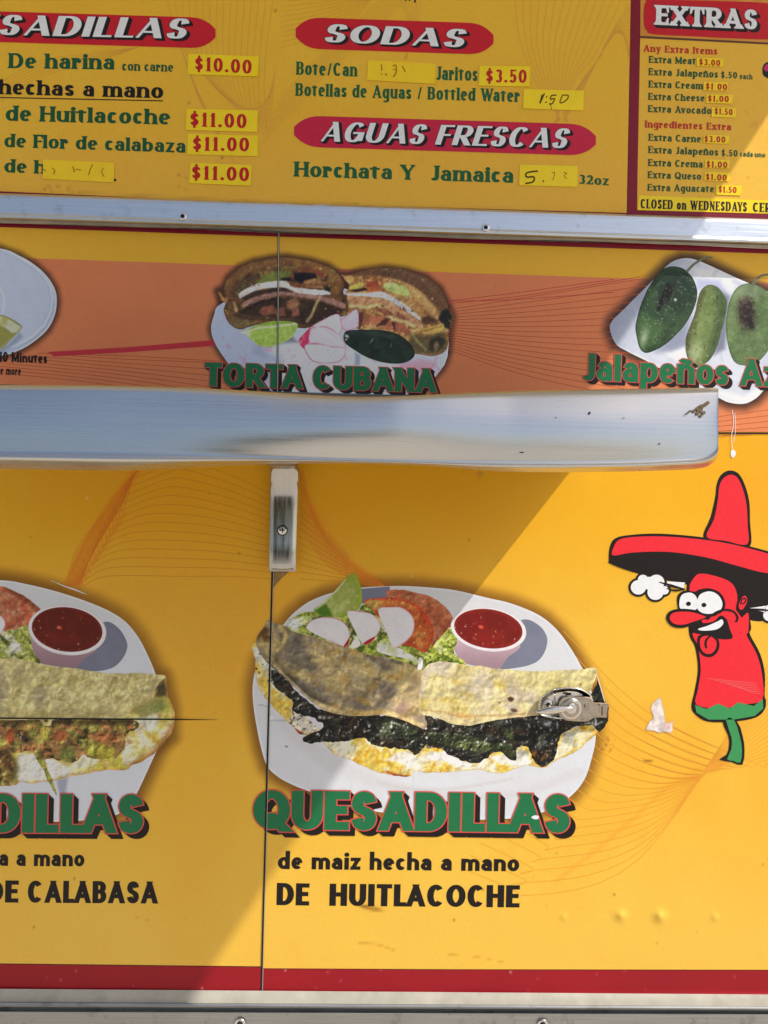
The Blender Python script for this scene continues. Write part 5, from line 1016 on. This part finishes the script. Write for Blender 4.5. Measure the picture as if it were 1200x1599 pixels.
caption(PT, 'TORTA CUBANA', 'kabel', 319.5, 603, 682, 613.4, 37.5, O + .0018, shift=(6, 5), rim=1.0)

# --- roasted chiles, right
PJ = picture('food_picture', (1070, 520), 'printed pale tray of roasted green jalapeño chiles, cut off by right edge')
printed('tray', PLATE_J, (206, 210, 222), [('e', 5, (236, 238, 244), .85), ('n', (220, 224, 234), 40, .4, .7, .6), ('g', (1010, 540), (955, 500), (150, 158, 180), .85), ('p', zJ((740, 120), (860, 120), (1010, 190), (980, 260), (900, 230), (820, 170), (760, 180)), (232, 234, 238), 6, .8), ('n', (190, 194, 208), 10, .62, .7, .5), ('p', zJ((640, 480), (720, 420), (690, 600), (600, 640), (500, 640)), (120, 126, 150), 8, .7), ('p', zJ((560, 650), (680, 610), (700, 690), (640, 700)), (240, 242, 246), 4, .8), ('p', zJ((880, 230), (960, 290), (950, 420), (930, 620), (860, 660), (900, 480)), (104, 108, 130), 5, .8), ('p', zJ((760, 190), (900, 190), (930, 260), (800, 230), (760, 250)), (176, 182, 220), 5, .7), ('p', zJ((1200, 500), (1400, 500), (1400, 700), (1180, 720)), (170, 176, 196), 12, .5), ('l', zJ((900, 900), (1050, 935), (1150, 880)), 10, (244, 246, 250), 6, .7)], PJ, O, gap=2, gain=1.12, seed=81)
CH = [('s', 150, [(226, 234, 210), (200, 214, 180), (240, 246, 230)], .4, .9, .6, None)]
def chile(pts, base, ops, seed, off): printed('roasted_chile', zJ(*pts), base, ops, PJ, off, gap=1.4, gain=.78, rag=.6, seed=seed)
chile([(610, 103), (680, 125), (730, 180), (755, 250), (748, 330), (705, 430), (640, 515), (560, 590), (485, 632), (430, 643), (395, 605), (372, 500), (380, 430), (410, 330), (465, 215), (540, 125)], (58, 84, 54),
      [('n', (76, 104, 66), 22, .4, .65, .8), ('p', zJ((540, 120), (610, 105), (690, 130), (750, 250), (740, 340), (640, 420), (560, 330), (500, 260)), (36, 56, 44), 10, .7), ('p', zJ((380, 450), (420, 400), (560, 480), (480, 630), (420, 640), (380, 560)), (88, 122, 70), 10, .75), ('b', 1041, 462, 10, 24, 28, (52, 66, 48), 5, .9), ('b', 1042, 460, 6.5, 19, 30, (28, 25, 24), 2.5, .97), ('l', zJ((575, 215), (540, 300), (515, 370)), 5, (22, 20, 20), 2, .9), ('l', zJ((610, 260), (590, 330)), 2, (96, 104, 80), 1.2, .7), ('n', (26, 24, 22), 8, .66, .72, .3), ('b', 1006, 527, 5, 13, 15, (206, 222, 190), 5, .7), ('b', 1055, 468, 2.4, 2.2, 0, (246, 248, 240), .8, .9),
       ('s', 130, [(206, 220, 190), (232, 240, 224)], .4, .9, .6, (1000, 440, 1060, 535)), ('s', 60, [(206, 220, 190), (232, 240, 224)], .4, .9, .6, (1062, 425, 1090, 480)), ('e', 3, (34, 52, 40), .6), ('p', zJ((440, 610), (490, 600), (500, 630), (440, 645)), (44, 66, 40), 3, .7)], 82, O + .0005)
chile([(820, 221), (880, 230), (920, 280), (942, 330), (930, 420), (905, 520), (875, 620), (832, 690), (770, 730), (735, 735), (700, 690), (683, 600), (695, 520), (740, 400), (772, 270)], (124, 146, 84),
      [('n', (146, 166, 104), 20, .4, .65, .8), ('l', zJ((900, 260), (920, 360), (880, 540), (830, 690)), 14, (70, 94, 54), 8, .7), ('l', zJ((790, 270), (740, 400), (700, 520), (690, 610)), 8, (84, 66, 34), 5, .6), ('n', (70, 54, 30), 5, .66, .72, .5), ('b', 1086, 551, 8, 16, 10, (222, 232, 196), 6, .7), ('l', zJ((790, 420), (770, 560), (750, 660)), 10, (166, 186, 112), 8, .6), ('s', 140, [(214, 224, 170), (236, 240, 214), (90, 80, 40)], .4, 1.0, .7, None), ('e', 3, (80, 104, 60), .5)], 83, O + .0005)
chile([(1050, 213), (1130, 220), (1200, 268), (1250, 360), (1252, 470), (1215, 600), (1150, 690), (1080, 725), (990, 700), (950, 600), (936, 480), (950, 350), (990, 255)], (104, 132, 80),
      [('n', (126, 152, 98), 20, .4, .65, .8), ('b', 1166, 490, 15, 28, -8, (84, 80, 56), 8, .8), ('b', 1166, 487, 11, 22, -6, (46, 32, 32), 4, .9), ('b', 1160, 470, 6, 8, 20, (104, 84, 74), 3, .7), ('b', 1172, 505, 5, 9, -15, (30, 22, 24), 3, .8), ('n', (96, 78, 66), 5, .66, .74, .5), ('s', 60, [(120, 100, 88), (20, 16, 18), (150, 140, 120)], .5, 1.6, .7, (1154, 462, 1180, 516)), ('l', zJ((1010, 260), (960, 400), (960, 560)), 12, (146, 172, 112), 8, .6), ('s', 240, [(206, 216, 190), (230, 236, 222), (160, 176, 140)], .4, .9, .5, None), ('b', 1165, 452, 24, 14, 0, (176, 190, 160), 9, .45), ('e', 3, (70, 96, 56), .5)], 84, O + .0005)
def stem(pts, w0, w1): 
    p_ = smooth_open(zJ(*pts), 6); printed_strip = strip(p_, np.linspace(w0, w1, len(p_))); sheet('stem', printed_strip, vinyl('ink_stem', (110, 116, 84), var=.25, bump=0, scale=500), PJ, O + .0010)
stem([(690, 138), (730, 95), (775, 65), (815, 47), (850, 50)], 4.4, 2.4)
stem([(1105, 214), (1130, 180), (1165, 160), (1230, 150)], 4.8, 2.6)
caption(PJ, 'Jalapeños Az', 'kabelj', 909, 594, 1216, 604.5, 43, O + .0014, shift=(6.5, 5.5), rim=1.1)

# --- empty plate, left
PU = picture('food_picture', (30, 480), 'printed grey empty oval plate with one lime piece, cut off by left edge')
printed('plate', PLATE_U, (186, 194, 212), [('e', 3.0, (222, 226, 236), .9), ('l', Z(0, 370, 6.4)((0, 128), (180, 205), (330, 290), (440, 390), (505, 500), (522, 620), (510, 740), (440, 880), (330, 990), (180, 1080), (0, 1140)), 2.0, (216, 230, 240), 1, .85), ('l', Z(0, 370, 6.4)((0, 136), (170, 215), (320, 300), (425, 395), (490, 500), (508, 620), (496, 735), (426, 870)), 2, (160, 168, 190), 1.4, .6), ('l', Z(0, 370, 6.4)((540, 650), (530, 760), (460, 900), (340, 1020), (180, 1105), (0, 1160)), 2.4, (140, 154, 182), 1.2, .6), ('n', (176, 186, 206), 50, .4, .7, .6), ('l', Z(0, 370, 6.4)((0, 510), (35, 580), (45, 660), (30, 760)), 2, (214, 218, 228), 1.4, .7), ('p', Z(0, 370, 6.4)((200, 960), (230, 1000), (100, 1110), (0, 1160), (0, 1120), (80, 1080)), (126, 136, 162), 3, .7)], PU, O, gap=2, gain=GS, seed=91)
printed('lime_piece', [(-60, 500), (-30, 488)] + Z(0, 370, 6.4)((0, 780), (60, 790), (140, 830), (222, 893), (205, 930), (180, 962), (100, 1040), (0, 1128)) + [(-30, 552), (-70, 540)], (150, 148, 74), [('p', Z(0, 370, 6.4)((0, 790), (60, 800), (215, 900), (180, 950), (120, 960), (60, 910), (0, 885)), (206, 212, 190), 1.5, .9), ('l', Z(0, 370, 6.4)((0, 783), (100, 808), (220, 893)), 1.6, (110, 130, 70), .9, .8), ('n', (168, 160, 70), 9, .45, .65, .7), ('l', Z(0, 370, 6.4)((180, 960), (90, 1040), (0, 1120)), 2.5, (176, 184, 140), 1.2, .7)], PU, O + .0005, gap=1.5, gain=1.2, seed=92)
lettering('caption_line', '10 Minutes', 'kabel2', -1, 565, 74, 567, 16, INK['black'], PU, O + .0010)
lettering('caption_line', 'or more', 'small', -4, 585, 33, 586, 13, INK['black'], PU, O + .0010)
# ------------------------------------------------------------------ folding steel shelf
SD = .36
shelf = empty('serving_shelf', W(560, 660, 0) ); tag(shelf, 'long dented stainless steel shelf with a rolled front lip, below the torta picture', 'shelf')
def curve(knots):
    kx = np.array([a for a, b in knots], float); ky = np.array([b for a, b in knots], float)
    return lambda x: np.interp(x, kx, ky)
top = curve([(-400, 601), (0, 601), (150, 601.5), (300, 605), (420, 612), (500, 617.5), (560, 620), (620, 619), (700, 614.5), (800, 610.5), (900, 608.5), (1000, 607), (1108, 605.5), (1122, 606)])
crease = curve([(-400, 707), (0, 707), (200, 710), (320, 713), (450, 716.5), (600, 720), (720, 723), (800, 724), (900, 724), (1000, 722.5), (1090, 718), (1122, 712)])
foot = curve([(-400, 732), (0, 732), (180, 735), (260, 733), (340, 728), (420, 724.5), (520, 723.5), (600, 724.8), (680, 728), (760, 735), (820, 737), (900, 737.5), (1000, 736), (1080, 733), (1122, 727)])
def sm(f):     # soften the traced outlines
    return lambda x: sum(f(x + d) for d in (-30, -20, -10, 0, 10, 20, 30))/7 if x < 1060 else f(x)
bow = curve([(-400, .0006), (0, .0006), (200, .0012), (310, .0028), (450, .0046), (600, .0056), (800, .0050), (1000, .0038), (1122, .0024)])
tilt = curve([(-400, .0090), (0, .0090), (250, .0088), (330, .0086), (450, .0078), (540, .0042), (620, .0018), (700, .0046), (800, .0092), (1000, .0104), (1122, .0092)])
xs_ = list(np.linspace(-420, 1096, 120)) + list(1096 + 26*np.sin(np.linspace(0, math.pi/2, 9))[1:])
rows = []
NV = 26
for i in range(NV+1):          # face, top to crease
    rows.append(('f', i/NV))
for i in range(1, 9): rows.append(('r', i/8))
vs = []
for kind, t in rows:
    pp, off = [], []
    for x in xs_:
        yt, yc, yf = float(sm(top)(x)), float(sm(crease)(x)), float(sm(foot)(x))
        ed = max(0, (x-1096)/26)             # rounded corner at the end
        drop = 14*(1-math.sqrt(max(0, 1-ed*ed)))
        yc -= drop; yf -= drop*1.4
        if kind == 'f':
            y = yt + (yc-yt)*t
            o = SD - float(tilt(x))*(1-t)*1.0 + float(bow(x))*math.sin(math.pi*min(1, t*1.02)) - (.006*max(0, 1-t/.05)**2)
            o += .0007*math.sin(x/71+1)*math.sin(math.pi*t)
        else:
            y = yc + (yf-yc)*t**.85
            o = SD + .004*math.sin(math.pi*min(1, t*1.2)) - .034*t**2.4
        pp.append((x, y)); off.append(o)
    vs.append(world_pts(pp, np.array(off)))
nv = len(xs_); v = np.concatenate(vs)
f = [(i*nv+j, (i+1)*nv+j, (i+1)*nv+j+1, i*nv+j+1) for i in range(len(rows)-1) for j in range(nv-1)]
mesh_obj('front_lip', v, f, STEEL, shelf, True)
xe = W(1120, 660, SD).x; xl = W(-420, 660, SD).x; zt = W(560, 660, 0).z*0 + W(1000, 612, SD).z
box('board', (xl, -(SD-.020), zt-.010), (xe, -.004, zt-.004), DULL, shelf)
box('end_flange', (xe-.003, -(SD-.016), zt-.022), (xe-.0005, -.004, zt-.0105), STEEL, shelf)
# grime on the lip: a smear of dried sauce and small nicks
zG = Z(600, 570, 2)
def on_lip(pts, lift=.0012):
    out = []
    for x, y in pts:
        yt, yc = float(sm(top)(x)), float(sm(crease)(x)); t = (y-yt)/(yc-yt)
        out.append(SD - float(tilt(x))*(1-t) + float(bow(x))*math.sin(math.pi*min(1, max(0, t)*1.02)) + .0007*math.sin(x/71+1)*math.sin(math.pi*t) + lift)
    return np.array(out)
SAUCE = vinyl('dried_sauce', (150, 126, 92), rough=.55, var=.35, spec=.3, bump=.2, scale=400)
def smear(name, polys, mat):
    v, f = union(polys); f = [t if area(v[list(t)]) < 0 else t[::-1] for t in f]
    return mesh_obj(name, world_pts(v, on_lip(v)), f, mat, shelf)
rnd = random.Random(5)
blob = []
for cx, cy, r in ((985, 135, 13), (995, 128, 10), (1005, 122, 9), (1012, 117, 7), (980, 150, 9), (990, 158, 7), (968, 143, 7), (998, 148, 8)):
    p = [(cx + r*rnd.uniform(.55, 1.1)*math.cos(a), cy + r*.8*rnd.uniform(.55, 1.1)*math.sin(a)) for a in np.linspace(0, 6.28, 12, endpoint=False)]
    blob.append(zG(*p))
smear('sauce_smear', blob, SAUCE)
smear('sauce_smear', [zG(*[(cx + r*math.cos(a), cy + r*.5*math.sin(a)) for a in np.linspace(0, 6.28, 8, endpoint=False)]) for cx, cy, r in ((948, 150, 5), (956, 143, 5), (940, 156, 3))], SAUCE)
for cx, cy, rx, ry in ((642, 149, 3.6, 3.6), (431, 273, 7, 1.8), (537, 163, 3, 1.2), (748, 165, 5, 1.0), (861, 246, 2, 3)):
    smear('nick', [zG(*[(cx + rx*math.cos(a), cy + ry*math.sin(a)) for a in np.linspace(0, 6.28, 10, endpoint=False)])], GASKET)
# strap that carries the shelf
def strap():
    rows_ = [(724, .060), (727, .040), (730, .026), (738, .0225), (750, .0210), (754, .0180), (766, .0156), (776, .0150), (788, .0150), (800, .0152), (828, .0162), (846, .0171), (856, .0178), (866, .0181), (880, .0181), (889, .0179), (891, .0165)]
    xl_ = lambda y: 423.2 - (y-728)*.018 + (1.2 if y < 860 else 0)*0; xr_ = lambda y: 467 - (y-728)*.030
    v_, n_ = [], 7
    for y, o in rows_:
        for j in range(n_):
            u = j/(n_-1); v_.append(tuple(world_pts([(xl_(y)*(1-u) + xr_(y)*u, y)], o + .0012*math.sin(math.pi*u))[0]))
    f_ = [(i*n_+j, (i+1)*n_+j, (i+1)*n_+j+1, i*n_+j+1) for i in range(len(rows_)-1) for j in range(n_-1)]
    k0 = len(v_)
    for y, o in rows_:      # back face, and the two long edges
        for x in (xl_(y), xr_(y)): v_.append(tuple(world_pts([(x, y)], o - .0045)[0]))
    for i in range(len(rows_)-1):
        a, b = k0+2*i, k0+2*i+2
        f_ += [(i*n_, a, b, (i+1)*n_), (i*n_+n_-1, (i+1)*n_+n_-1, b+1, a+1), (a, a+1, b+1, b)]
    e = len(rows_)-1; f_.append((e*n_, k0+2*e, k0+2*e+1, e*n_+n_-1)); 
    return v_, f_
v, f = strap(); br = mesh_obj('bracket', v, f, POLISHED, shelf, True)
sheet('bracket_edge', [[(421.2, 889.4), (462.6, 889.4), (462.4, 892.2), (420.6, 892.2)]], CHROME, br, .0200, raw=True)
s_ = disc('screw', 441.5, 828, 8.4, .0166, .0020, GASKET, br); s2 = disc('screw_head', 441.5, 828, 7.0, .0170, .0034, CHROME, br, dome=.6)
sheet('screw_slot', [[(437.6, 827.2), (440.7, 827.2), (440.7, 824), (442.3, 824), (442.3, 827.2), (445.4, 827.2), (445.4, 828.8), (442.3, 828.8), (442.3, 832), (440.7, 832), (440.7, 828.8), (437.6, 828.8)]], GASKET, br, .0213, raw=True)
box('bracket_clip', tuple(W(418, 728, .060) - Vector((0, .004, 0))), tuple(W(462, 722, .060) + Vector((0, .003, 0))), CHROME, br)
scrap = sheet('peeled_film', [[(426.4, 893), (452, 893), (440, 903), (432, 912), (426.6, 919)]], vinyl('peeled_film', (150, 116, 66), rough=.6, var=.4, bump=0, scale=300), truck, .0040)

# ------------------------------------------------------------------ hatch latch
zK = Z(820, 1050, 8)
latch = empty('paddle_latch', W(885, 1103, .003)); tag(latch, 'worn chrome turn latch with rusty hasp beside the huitlacoche quesadillas', 'latch')
LO = .0042
cup = zK((168, 520), (165, 460), (172, 380), (200, 310), (250, 260), (330, 215), (420, 190), (520, 180), (620, 184), (700, 200), (780, 240), (830, 280), (852, 330), (856, 380), (858, 480), (846, 560), (800, 580), (600, 586), (420, 584), (250, 560))
def cup_bump(p):
    d = seg_dist(p, smooth_closed(cup, 4), True)
    return .0036*np.exp(-((d-1.9)/1.5)**2) + .0002 - .0028*sstep(d, 3.2, 8) + .0018*np.exp(-((p[:, 0]-887)/17)**2 - ((p[:, 1]-1098)/14)**2) + .0010*np.exp(-((p[:, 0]-865.5)/1.2)**2)
printed('latch_cup', cup, (200, 190, 176), [], latch, LO + .0012, gap=1.1, seed=1, mat=CHROME, bump=cup_bump, raw=True)
def plate3(name, pts, off, th, mat, parent, smooth_=True, taper=0.0):
    """plate of real thickness with a chamfered face"""
    o = smooth_closed(pts, 5) if smooth_ else list(pts)
    if area(o) > 0: o = o[::-1]
    c = np.mean(o, 0); n_ = len(o); a = np.array(o)
    t_ = np.roll(a, -1, 0) - np.roll(a, 1, 0); t_ /= np.maximum(np.linalg.norm(t_, axis=1), 1e-9)[:, None]
    nn = np.stack([t_[:, 1], -t_[:, 0]], 1)
    sgn = 1 if area(a + nn*.1) < area(a) else -1
    ins = a - sgn*nn*.9
    v_ = np.concatenate([world_pts(a, off-.002), world_pts(a, off+th*.7), world_pts(ins, off+th)])
    f_ = [(k*n_+i, k*n_+(i+1) % n_, (k+1)*n_+(i+1) % n_, (k+1)*n_+i) for k in (0, 1) for i in range(n_)]
    top_ = [tuple(p) for p in ins]
    vv, ff = union([top_])
    k = len(v_); v_ = np.concatenate([v_, world_pts(vv, off+th)])
    f_ = [q_[::-1] for q_ in f_] + [tuple(i+k for i in (t if area(vv[list(t)]) < 0 else t[::-1])) for t in ff]
    return mesh_obj(name, v_, f_, mat, parent)
sheet('cup_slot', [zK((505, 258), (575, 252), (580, 285), (508, 290))], GASKET, latch, LO + .0062, raw=True)
plate3('hasp', zK((415, 430), (430, 360), (470, 315), (540, 300), (640, 302), (740, 304), (810, 312), (850, 340), (862, 376), (940, 378), (1042, 386), (1052, 430), (1046, 500), (1030, 566), (940, 562), (856, 568), (810, 600), (760, 616), (640, 612), (520, 600), (440, 560), (410, 490)), LO + .0040, .0024, RUSTY, latch, smooth_=False)
sheet('rust_streak', [zK((915, 392), (935, 392), (930, 420), (918, 420)), zK((958, 430), (972, 420), (974, 520), (966, 550), (956, 540)), zK((1038, 430), (1050, 430), (1032, 560), (1022, 560)), zK((740, 400), (752, 396), (758, 440), (744, 440))], vinyl('rust', (112, 50, 22), rough=.8, var=.4, bump=0, scale=600), latch, LO + .0067, raw=True)
disc('spindle', *zK((578, 455))[0], 16.6, LO + .0064, .0022, CHROME, latch, dome=.2, n=40)
disc('spindle_ring', *zK((578, 455))[0], 13.2, LO + .0086, .0010, RUSTY, latch, dome=.1, n=40)
disc('spindle_cap', *zK((578, 452))[0], 8.6, LO + .0094, .0016, CHROME, latch, dome=.6, n=32)
disc('screw', *zK((284, 392))[0], 7.0, LO + .0022, .0022, CHROME, latch, hole=.42)
disc('screw_recess', *zK((288, 400))[0], 2.8, LO + .0040, .0008, GASKET, latch)
# leaf shaped turning handle
def handle():
    axis = np.linspace(0, 1, 18); pts = []
    v_, f_, n_ = [], [], 12
    for t in axis:
        cx, cy = zK((145 + 470*t, 496 - 52*t))[0]
        hw = (7.2*math.sin(math.pi*min(1, (t*.94+.03)))**.55)*(1-.34*t)
        o = LO + .0105 + .0015*math.sin(math.pi*t)
        for k in range(n_):
            a = 2*math.pi*k/n_
            v_.append(tuple(world_pts([(cx - hw*math.sin(a)*.08, cy + hw*math.cos(a))], o + .0034*math.sin(a)*min(1, hw/3))[0]))
    for i in range(len(axis)-1):
        for k in range(n_): f_.append((i*n_+k, (i+1)*n_+k, (i+1)*n_+(k+1) % n_, i*n_+(k+1) % n_))
    f_ += [tuple(range(n_))[::-1], tuple((len(axis)-1)*n_+k for k in range(n_))]
    return v_, f_
v, f = handle(); mesh_obj('handle', v, f, CHROME, latch, True)

# ------------------------------------------------------------------ cartoon chili pepper decal
zC = Z(930, 720, 3.196)
chili = empty('cartoon_decal', W(1120, 960, 0)); tag(chili, 'cartoon red chili pepper decal wearing a wide red hat and blowing steam', 'cartoon decal')
K, RED, GRN, WH = INK['black'], INK['hat_red'], INK['leaf_green'], INK['white']
D0, D1, D2, D3, D4 = .0012, .0018, .0024, .0030, .0036
def shape(name, pts, mat, off, sm_=4): return sheet(name, [smooth_closed(zC(*pts), sm_) if sm_ else zC(*pts)], mat, chili, off)
def inkline(name, pts, wd, off, mat=None):
    s = smooth_open(zC(*pts), 6); w_ = wd if not isinstance(wd, tuple) else np.interp(np.linspace(0, 1, len(s)), np.linspace(0, 1, len(wd)), wd)
    e0, e1 = s[0], s[-1]; w0 = w_ if np.isscalar(w_) else w_[0]; w1 = w_ if np.isscalar(w_) else w_[-1]
    return sheet(name, strip(s, w_) + [hull(ellipse(*e0, w0/2, w0/2, 0, 12)), hull(ellipse(*e1, w1/2, w1/2, 0, 12))], mat or K, chili, off)
# hat
sheet('hat_shape', [smooth_closed(zC((540, 385), (575, 280), (598, 180), (605, 120), (625, 72), (665, 47), (712, 60), (745, 115), (768, 200), (772, 300), (770, 430), (650, 420)), 4),
   smooth_closed(zC((68, 495), (72, 430), (100, 385), (180, 368), (320, 362), (520, 378), (680, 405), (863, 450), (1000, 500), (1060, 560), (1060, 700), (960, 760), (820, 800), (700, 760), (600, 660), (470, 620), (330, 590), (180, 552), (75, 512)), 4)], K, chili, D0)
shape('hat_crown', [(556, 378), (592, 290), (612, 190), (618, 130), (636, 90), (672, 68), (708, 82), (736, 140), (755, 220), (760, 320), (758, 415), (650, 398)], RED, D1)
shape('hat_brim', [(86, 470), (96, 420), (124, 390), (200, 378), (340, 376), (520, 390), (680, 415), (863, 462), (1000, 512), (1046, 560), (863, 560), (700, 520), (560, 482), (400, 456), (280, 452), (170, 458)], RED, D1)
# body
shape('body_outline', [(455, 640), (470, 590), (515, 550), (600, 562), (680, 595), (716, 650), (760, 660), (772, 690), (764, 730), (778, 830), (772, 865), (822, 960), (846, 1060), (845, 1170), (852, 1195), (845, 1240), (800, 1280), (690, 1300), (560, 1300), (495, 1260), (480, 1220), (495, 1150), (512, 1040), (498, 930), (470, 870), (462, 760)], K, D1)
shape('body', [(470, 640), (482, 598), (520, 562), (600, 574), (675, 605), (705, 655), (712, 720), (735, 770), (764, 760), (764, 850), (756, 872), (806, 965), (832, 1065), (833, 1190), (740, 1215), (620, 1235), (505, 1215), (512, 1140), (526, 1040), (512, 925), (486, 865), (486, 760)], RED, D2)
shape('leaf_cap', [(497, 1216), (540, 1233), (560, 1236), (612, 1210), (672, 1234), (712, 1204), (790, 1222), (836, 1188), (838, 1235), (795, 1272), (690, 1290), (565, 1290), (505, 1255)], GRN, D3, 0)
shape('stem_outline', [(634, 1296), (705, 1296), (735, 1370), (745, 1440), (734, 1516), (680, 1502), (618, 1490), (655, 1465), (668, 1420), (664, 1370)], K, D2, 2)
shape('stem', [(652, 1290), (692, 1290), (720, 1370), (732, 1440), (724, 1504), (690, 1496), (658, 1488), (678, 1440), (680, 1380)], GRN, D3, 2)
# face
shape('eye_outline', [(408, 700), (415, 665), (450, 645), (495, 652), (520, 640), (570, 635), (620, 655), (648, 700), (640, 745), (590, 775), (520, 770), (460, 760), (420, 748)], K, D3)
shape('eye_white', [(424, 735), (420, 700), (432, 668), (465, 656), (492, 664), (508, 688), (510, 720), (500, 742), (460, 742)], WH, D4)
shape('eye_white', [(505, 728), (510, 690), (528, 662), (572, 650), (612, 668), (634, 708), (622, 745), (575, 762), (530, 756)], WH, D4 + .0003)
sheet('pupil', [hull(ellipse(*zC((465, 712))[0], 3.8, 3.4))], K, chili, D4 + .0008)
sheet('pupil', [hull(ellipse(*zC((542, 718))[0], 3.8, 3.4))], K, chili, D4 + .0008)
shape('nose_outline', [(355, 790), (365, 755), (410, 738), (480, 740), (540, 755), (580, 770), (540, 800), (490, 815), (440, 832), (385, 826)], K, D4)
shape('nose', [(372, 788), (382, 762), (420, 752), (480, 754), (535, 770), (550, 780), (500, 798), (440, 816), (395, 812)], RED, D4 + .0005)
shape('mouth', [(470, 812), (520, 800), (570, 800), (620, 770), (655, 790), (672, 840), (684, 884), (620, 888), (560, 870), (500, 860), (480, 850)], K, D3)
inkline('cheek_line', [(560, 790), (600, 756), (650, 742), (690, 752), (710, 780), (704, 800)], (2.6, 3.2, 3.2, 3.4), D4 + .0006)
shape('upper_lip', [(535, 792), (580, 788), (612, 764), (660, 752), (694, 764), (690, 800), (660, 790), (625, 770), (590, 800), (540, 808)], RED, D4 + .0002)
shape('teeth', [(516, 836), (560, 822), (610, 800), (632, 790), (638, 812), (610, 838), (560, 846), (520, 844)], WH, D4 + .0004)
shape('tongue_outline', [(508, 900), (516, 872), (550, 862), (590, 868), (618, 900), (614, 945), (585, 975), (545, 974), (516, 945)], K, D4)
shape('tongue', [(522, 900), (530, 880), (552, 872), (582, 878), (604, 902), (600, 938), (578, 960), (550, 960), (528, 938)], RED, D4 + .0005)
inkline('tongue_crease', [(574, 872), (556, 890), (550, 910), (553, 930)], (2.4, 4.0, 3.4), D4 + .0010)
shape('ear_outline', [(702, 735), (712, 690), (735, 660), (760, 668), (766, 700), (752, 735), (735, 780), (712, 755)], K, D3)
shape('ear', [(716, 728), (724, 695), (742, 672), (756, 682), (756, 706), (744, 728), (730, 745)], RED, D4)
inkline('ear_crease', [(726, 712), (732, 690), (750, 686), (748, 704), (736, 712)], 2.2, D4 + .0005)
inkline('ear_crease', [(716, 748), (740, 745), (745, 765)], 2.4, D4 + .0005)
# steam
def puff(cs, outl, lines_):
    sheet('steam_outline', [hull(ellipse(*zC((x, y))[0], (r+11)/3.196, (r*.95+11)/3.196)) for x, y, r in cs], K, chili, D2)
    sheet('steam', [hull(ellipse(*zC((x, y))[0], r/3.196, r*.95/3.196)) for x, y, r in cs], WH, chili, D3)
puff([(238, 592, 26), (215, 630, 38), (270, 610, 34), (305, 605, 40), (300, 655, 40), (345, 645, 22)], None, None)
sheet('steam_jet', [zC((362, 600), (448, 606), (440, 634), (352, 622))], WH, chili, D3)
inkline('steam_line', [(320, 604), (380, 622), (446, 640)], (1.2, 4.4, 2.0), D4)
inkline('steam_line', [(356, 636), (400, 646), (446, 640)], (1.4, 3.0, 1.4), D4)
puff([(868, 770, 30), (900, 740, 40), (930, 790, 40), (870, 740, 24)], None, None)
sheet('steam_jet', [zC((772, 734), (850, 722), (850, 756))], WH, chili, D3)
inkline('steam_line', [(766, 737), (830, 742), (866, 746)], (1.4, 3.6, 2), D4)
for i in range(7):
    y = 1085 + i*9; lines('scratch', [zC((560 + 30*i, y), (680 + 18*i, y + 12 + i), (800 + 4*i, y + 22))], .55, vinyl('scratch', (252, 120, 120), bump=0), D4, chili)

# ------------------------------------------------------------------ small marks on the side
patch = empty('torn_label', W(1030, 1118, 0)); tag(patch, 'torn white scrap of label stuck beside the cartoon chili pepper', 'torn label')
printed('scrap', zC((300, 1195), (322, 1178), (332, 1200), (345, 1270), (350, 1300), (368, 1310), (388, 1290), (386, 1345), (372, 1358), (340, 1350), (320, 1358), (290, 1345), (256, 1345), (252, 1335), (270, 1300), (285, 1290), (290, 1270), (276, 1240), (284, 1210)), (236, 226, 220), [('n', (206, 188, 184), 6, .5, .7, .8), ('e', 1.6, (206, 150, 120), .7), ('b', 1043, 1133, 4, 7, 20, (240, 190, 186), 2, .7)], patch, .0016, gap=1.5, rag=.8, seed=5, smooth=False)
drip = empty('white_drip', W(1146, 690, 0)); tag(drip, 'thin white dried drip running down past the shelf end', 'drip')
zd = Z(600, 570, 2)
sheet('trickle', [s_q for pts, w_ in (([(1088, 140), (1092, 180), (1086, 220), (1088, 262)], .9), ([(1096, 150), (1098, 200), (1092, 240)], .7)) for s_q in strip(smooth_open(zd(*pts), 5), w_)], INK['white'], drip, .0056)
sheet('drop', [smooth_closed(zd((1084, 268), (1092, 264), (1099, 274), (1096, 284), (1088, 290), (1083, 280)), 3)], INK['white'], drip, .0030)
cut = empty('scratch_mark', W(108, 916, 0)); tag(cut, 'pale curved scratch cut into the yellow print above left plate', 'scratch')
sheet('cut', strip(smooth_open([(80, 906), (98, 914), (118, 921), (136, 928.5)]), np.interp(np.linspace(0, 1, 25), [0, .25, .6, 1], [.5, 1.0, 2.4, .4])), INK['white'], cut, .0022)
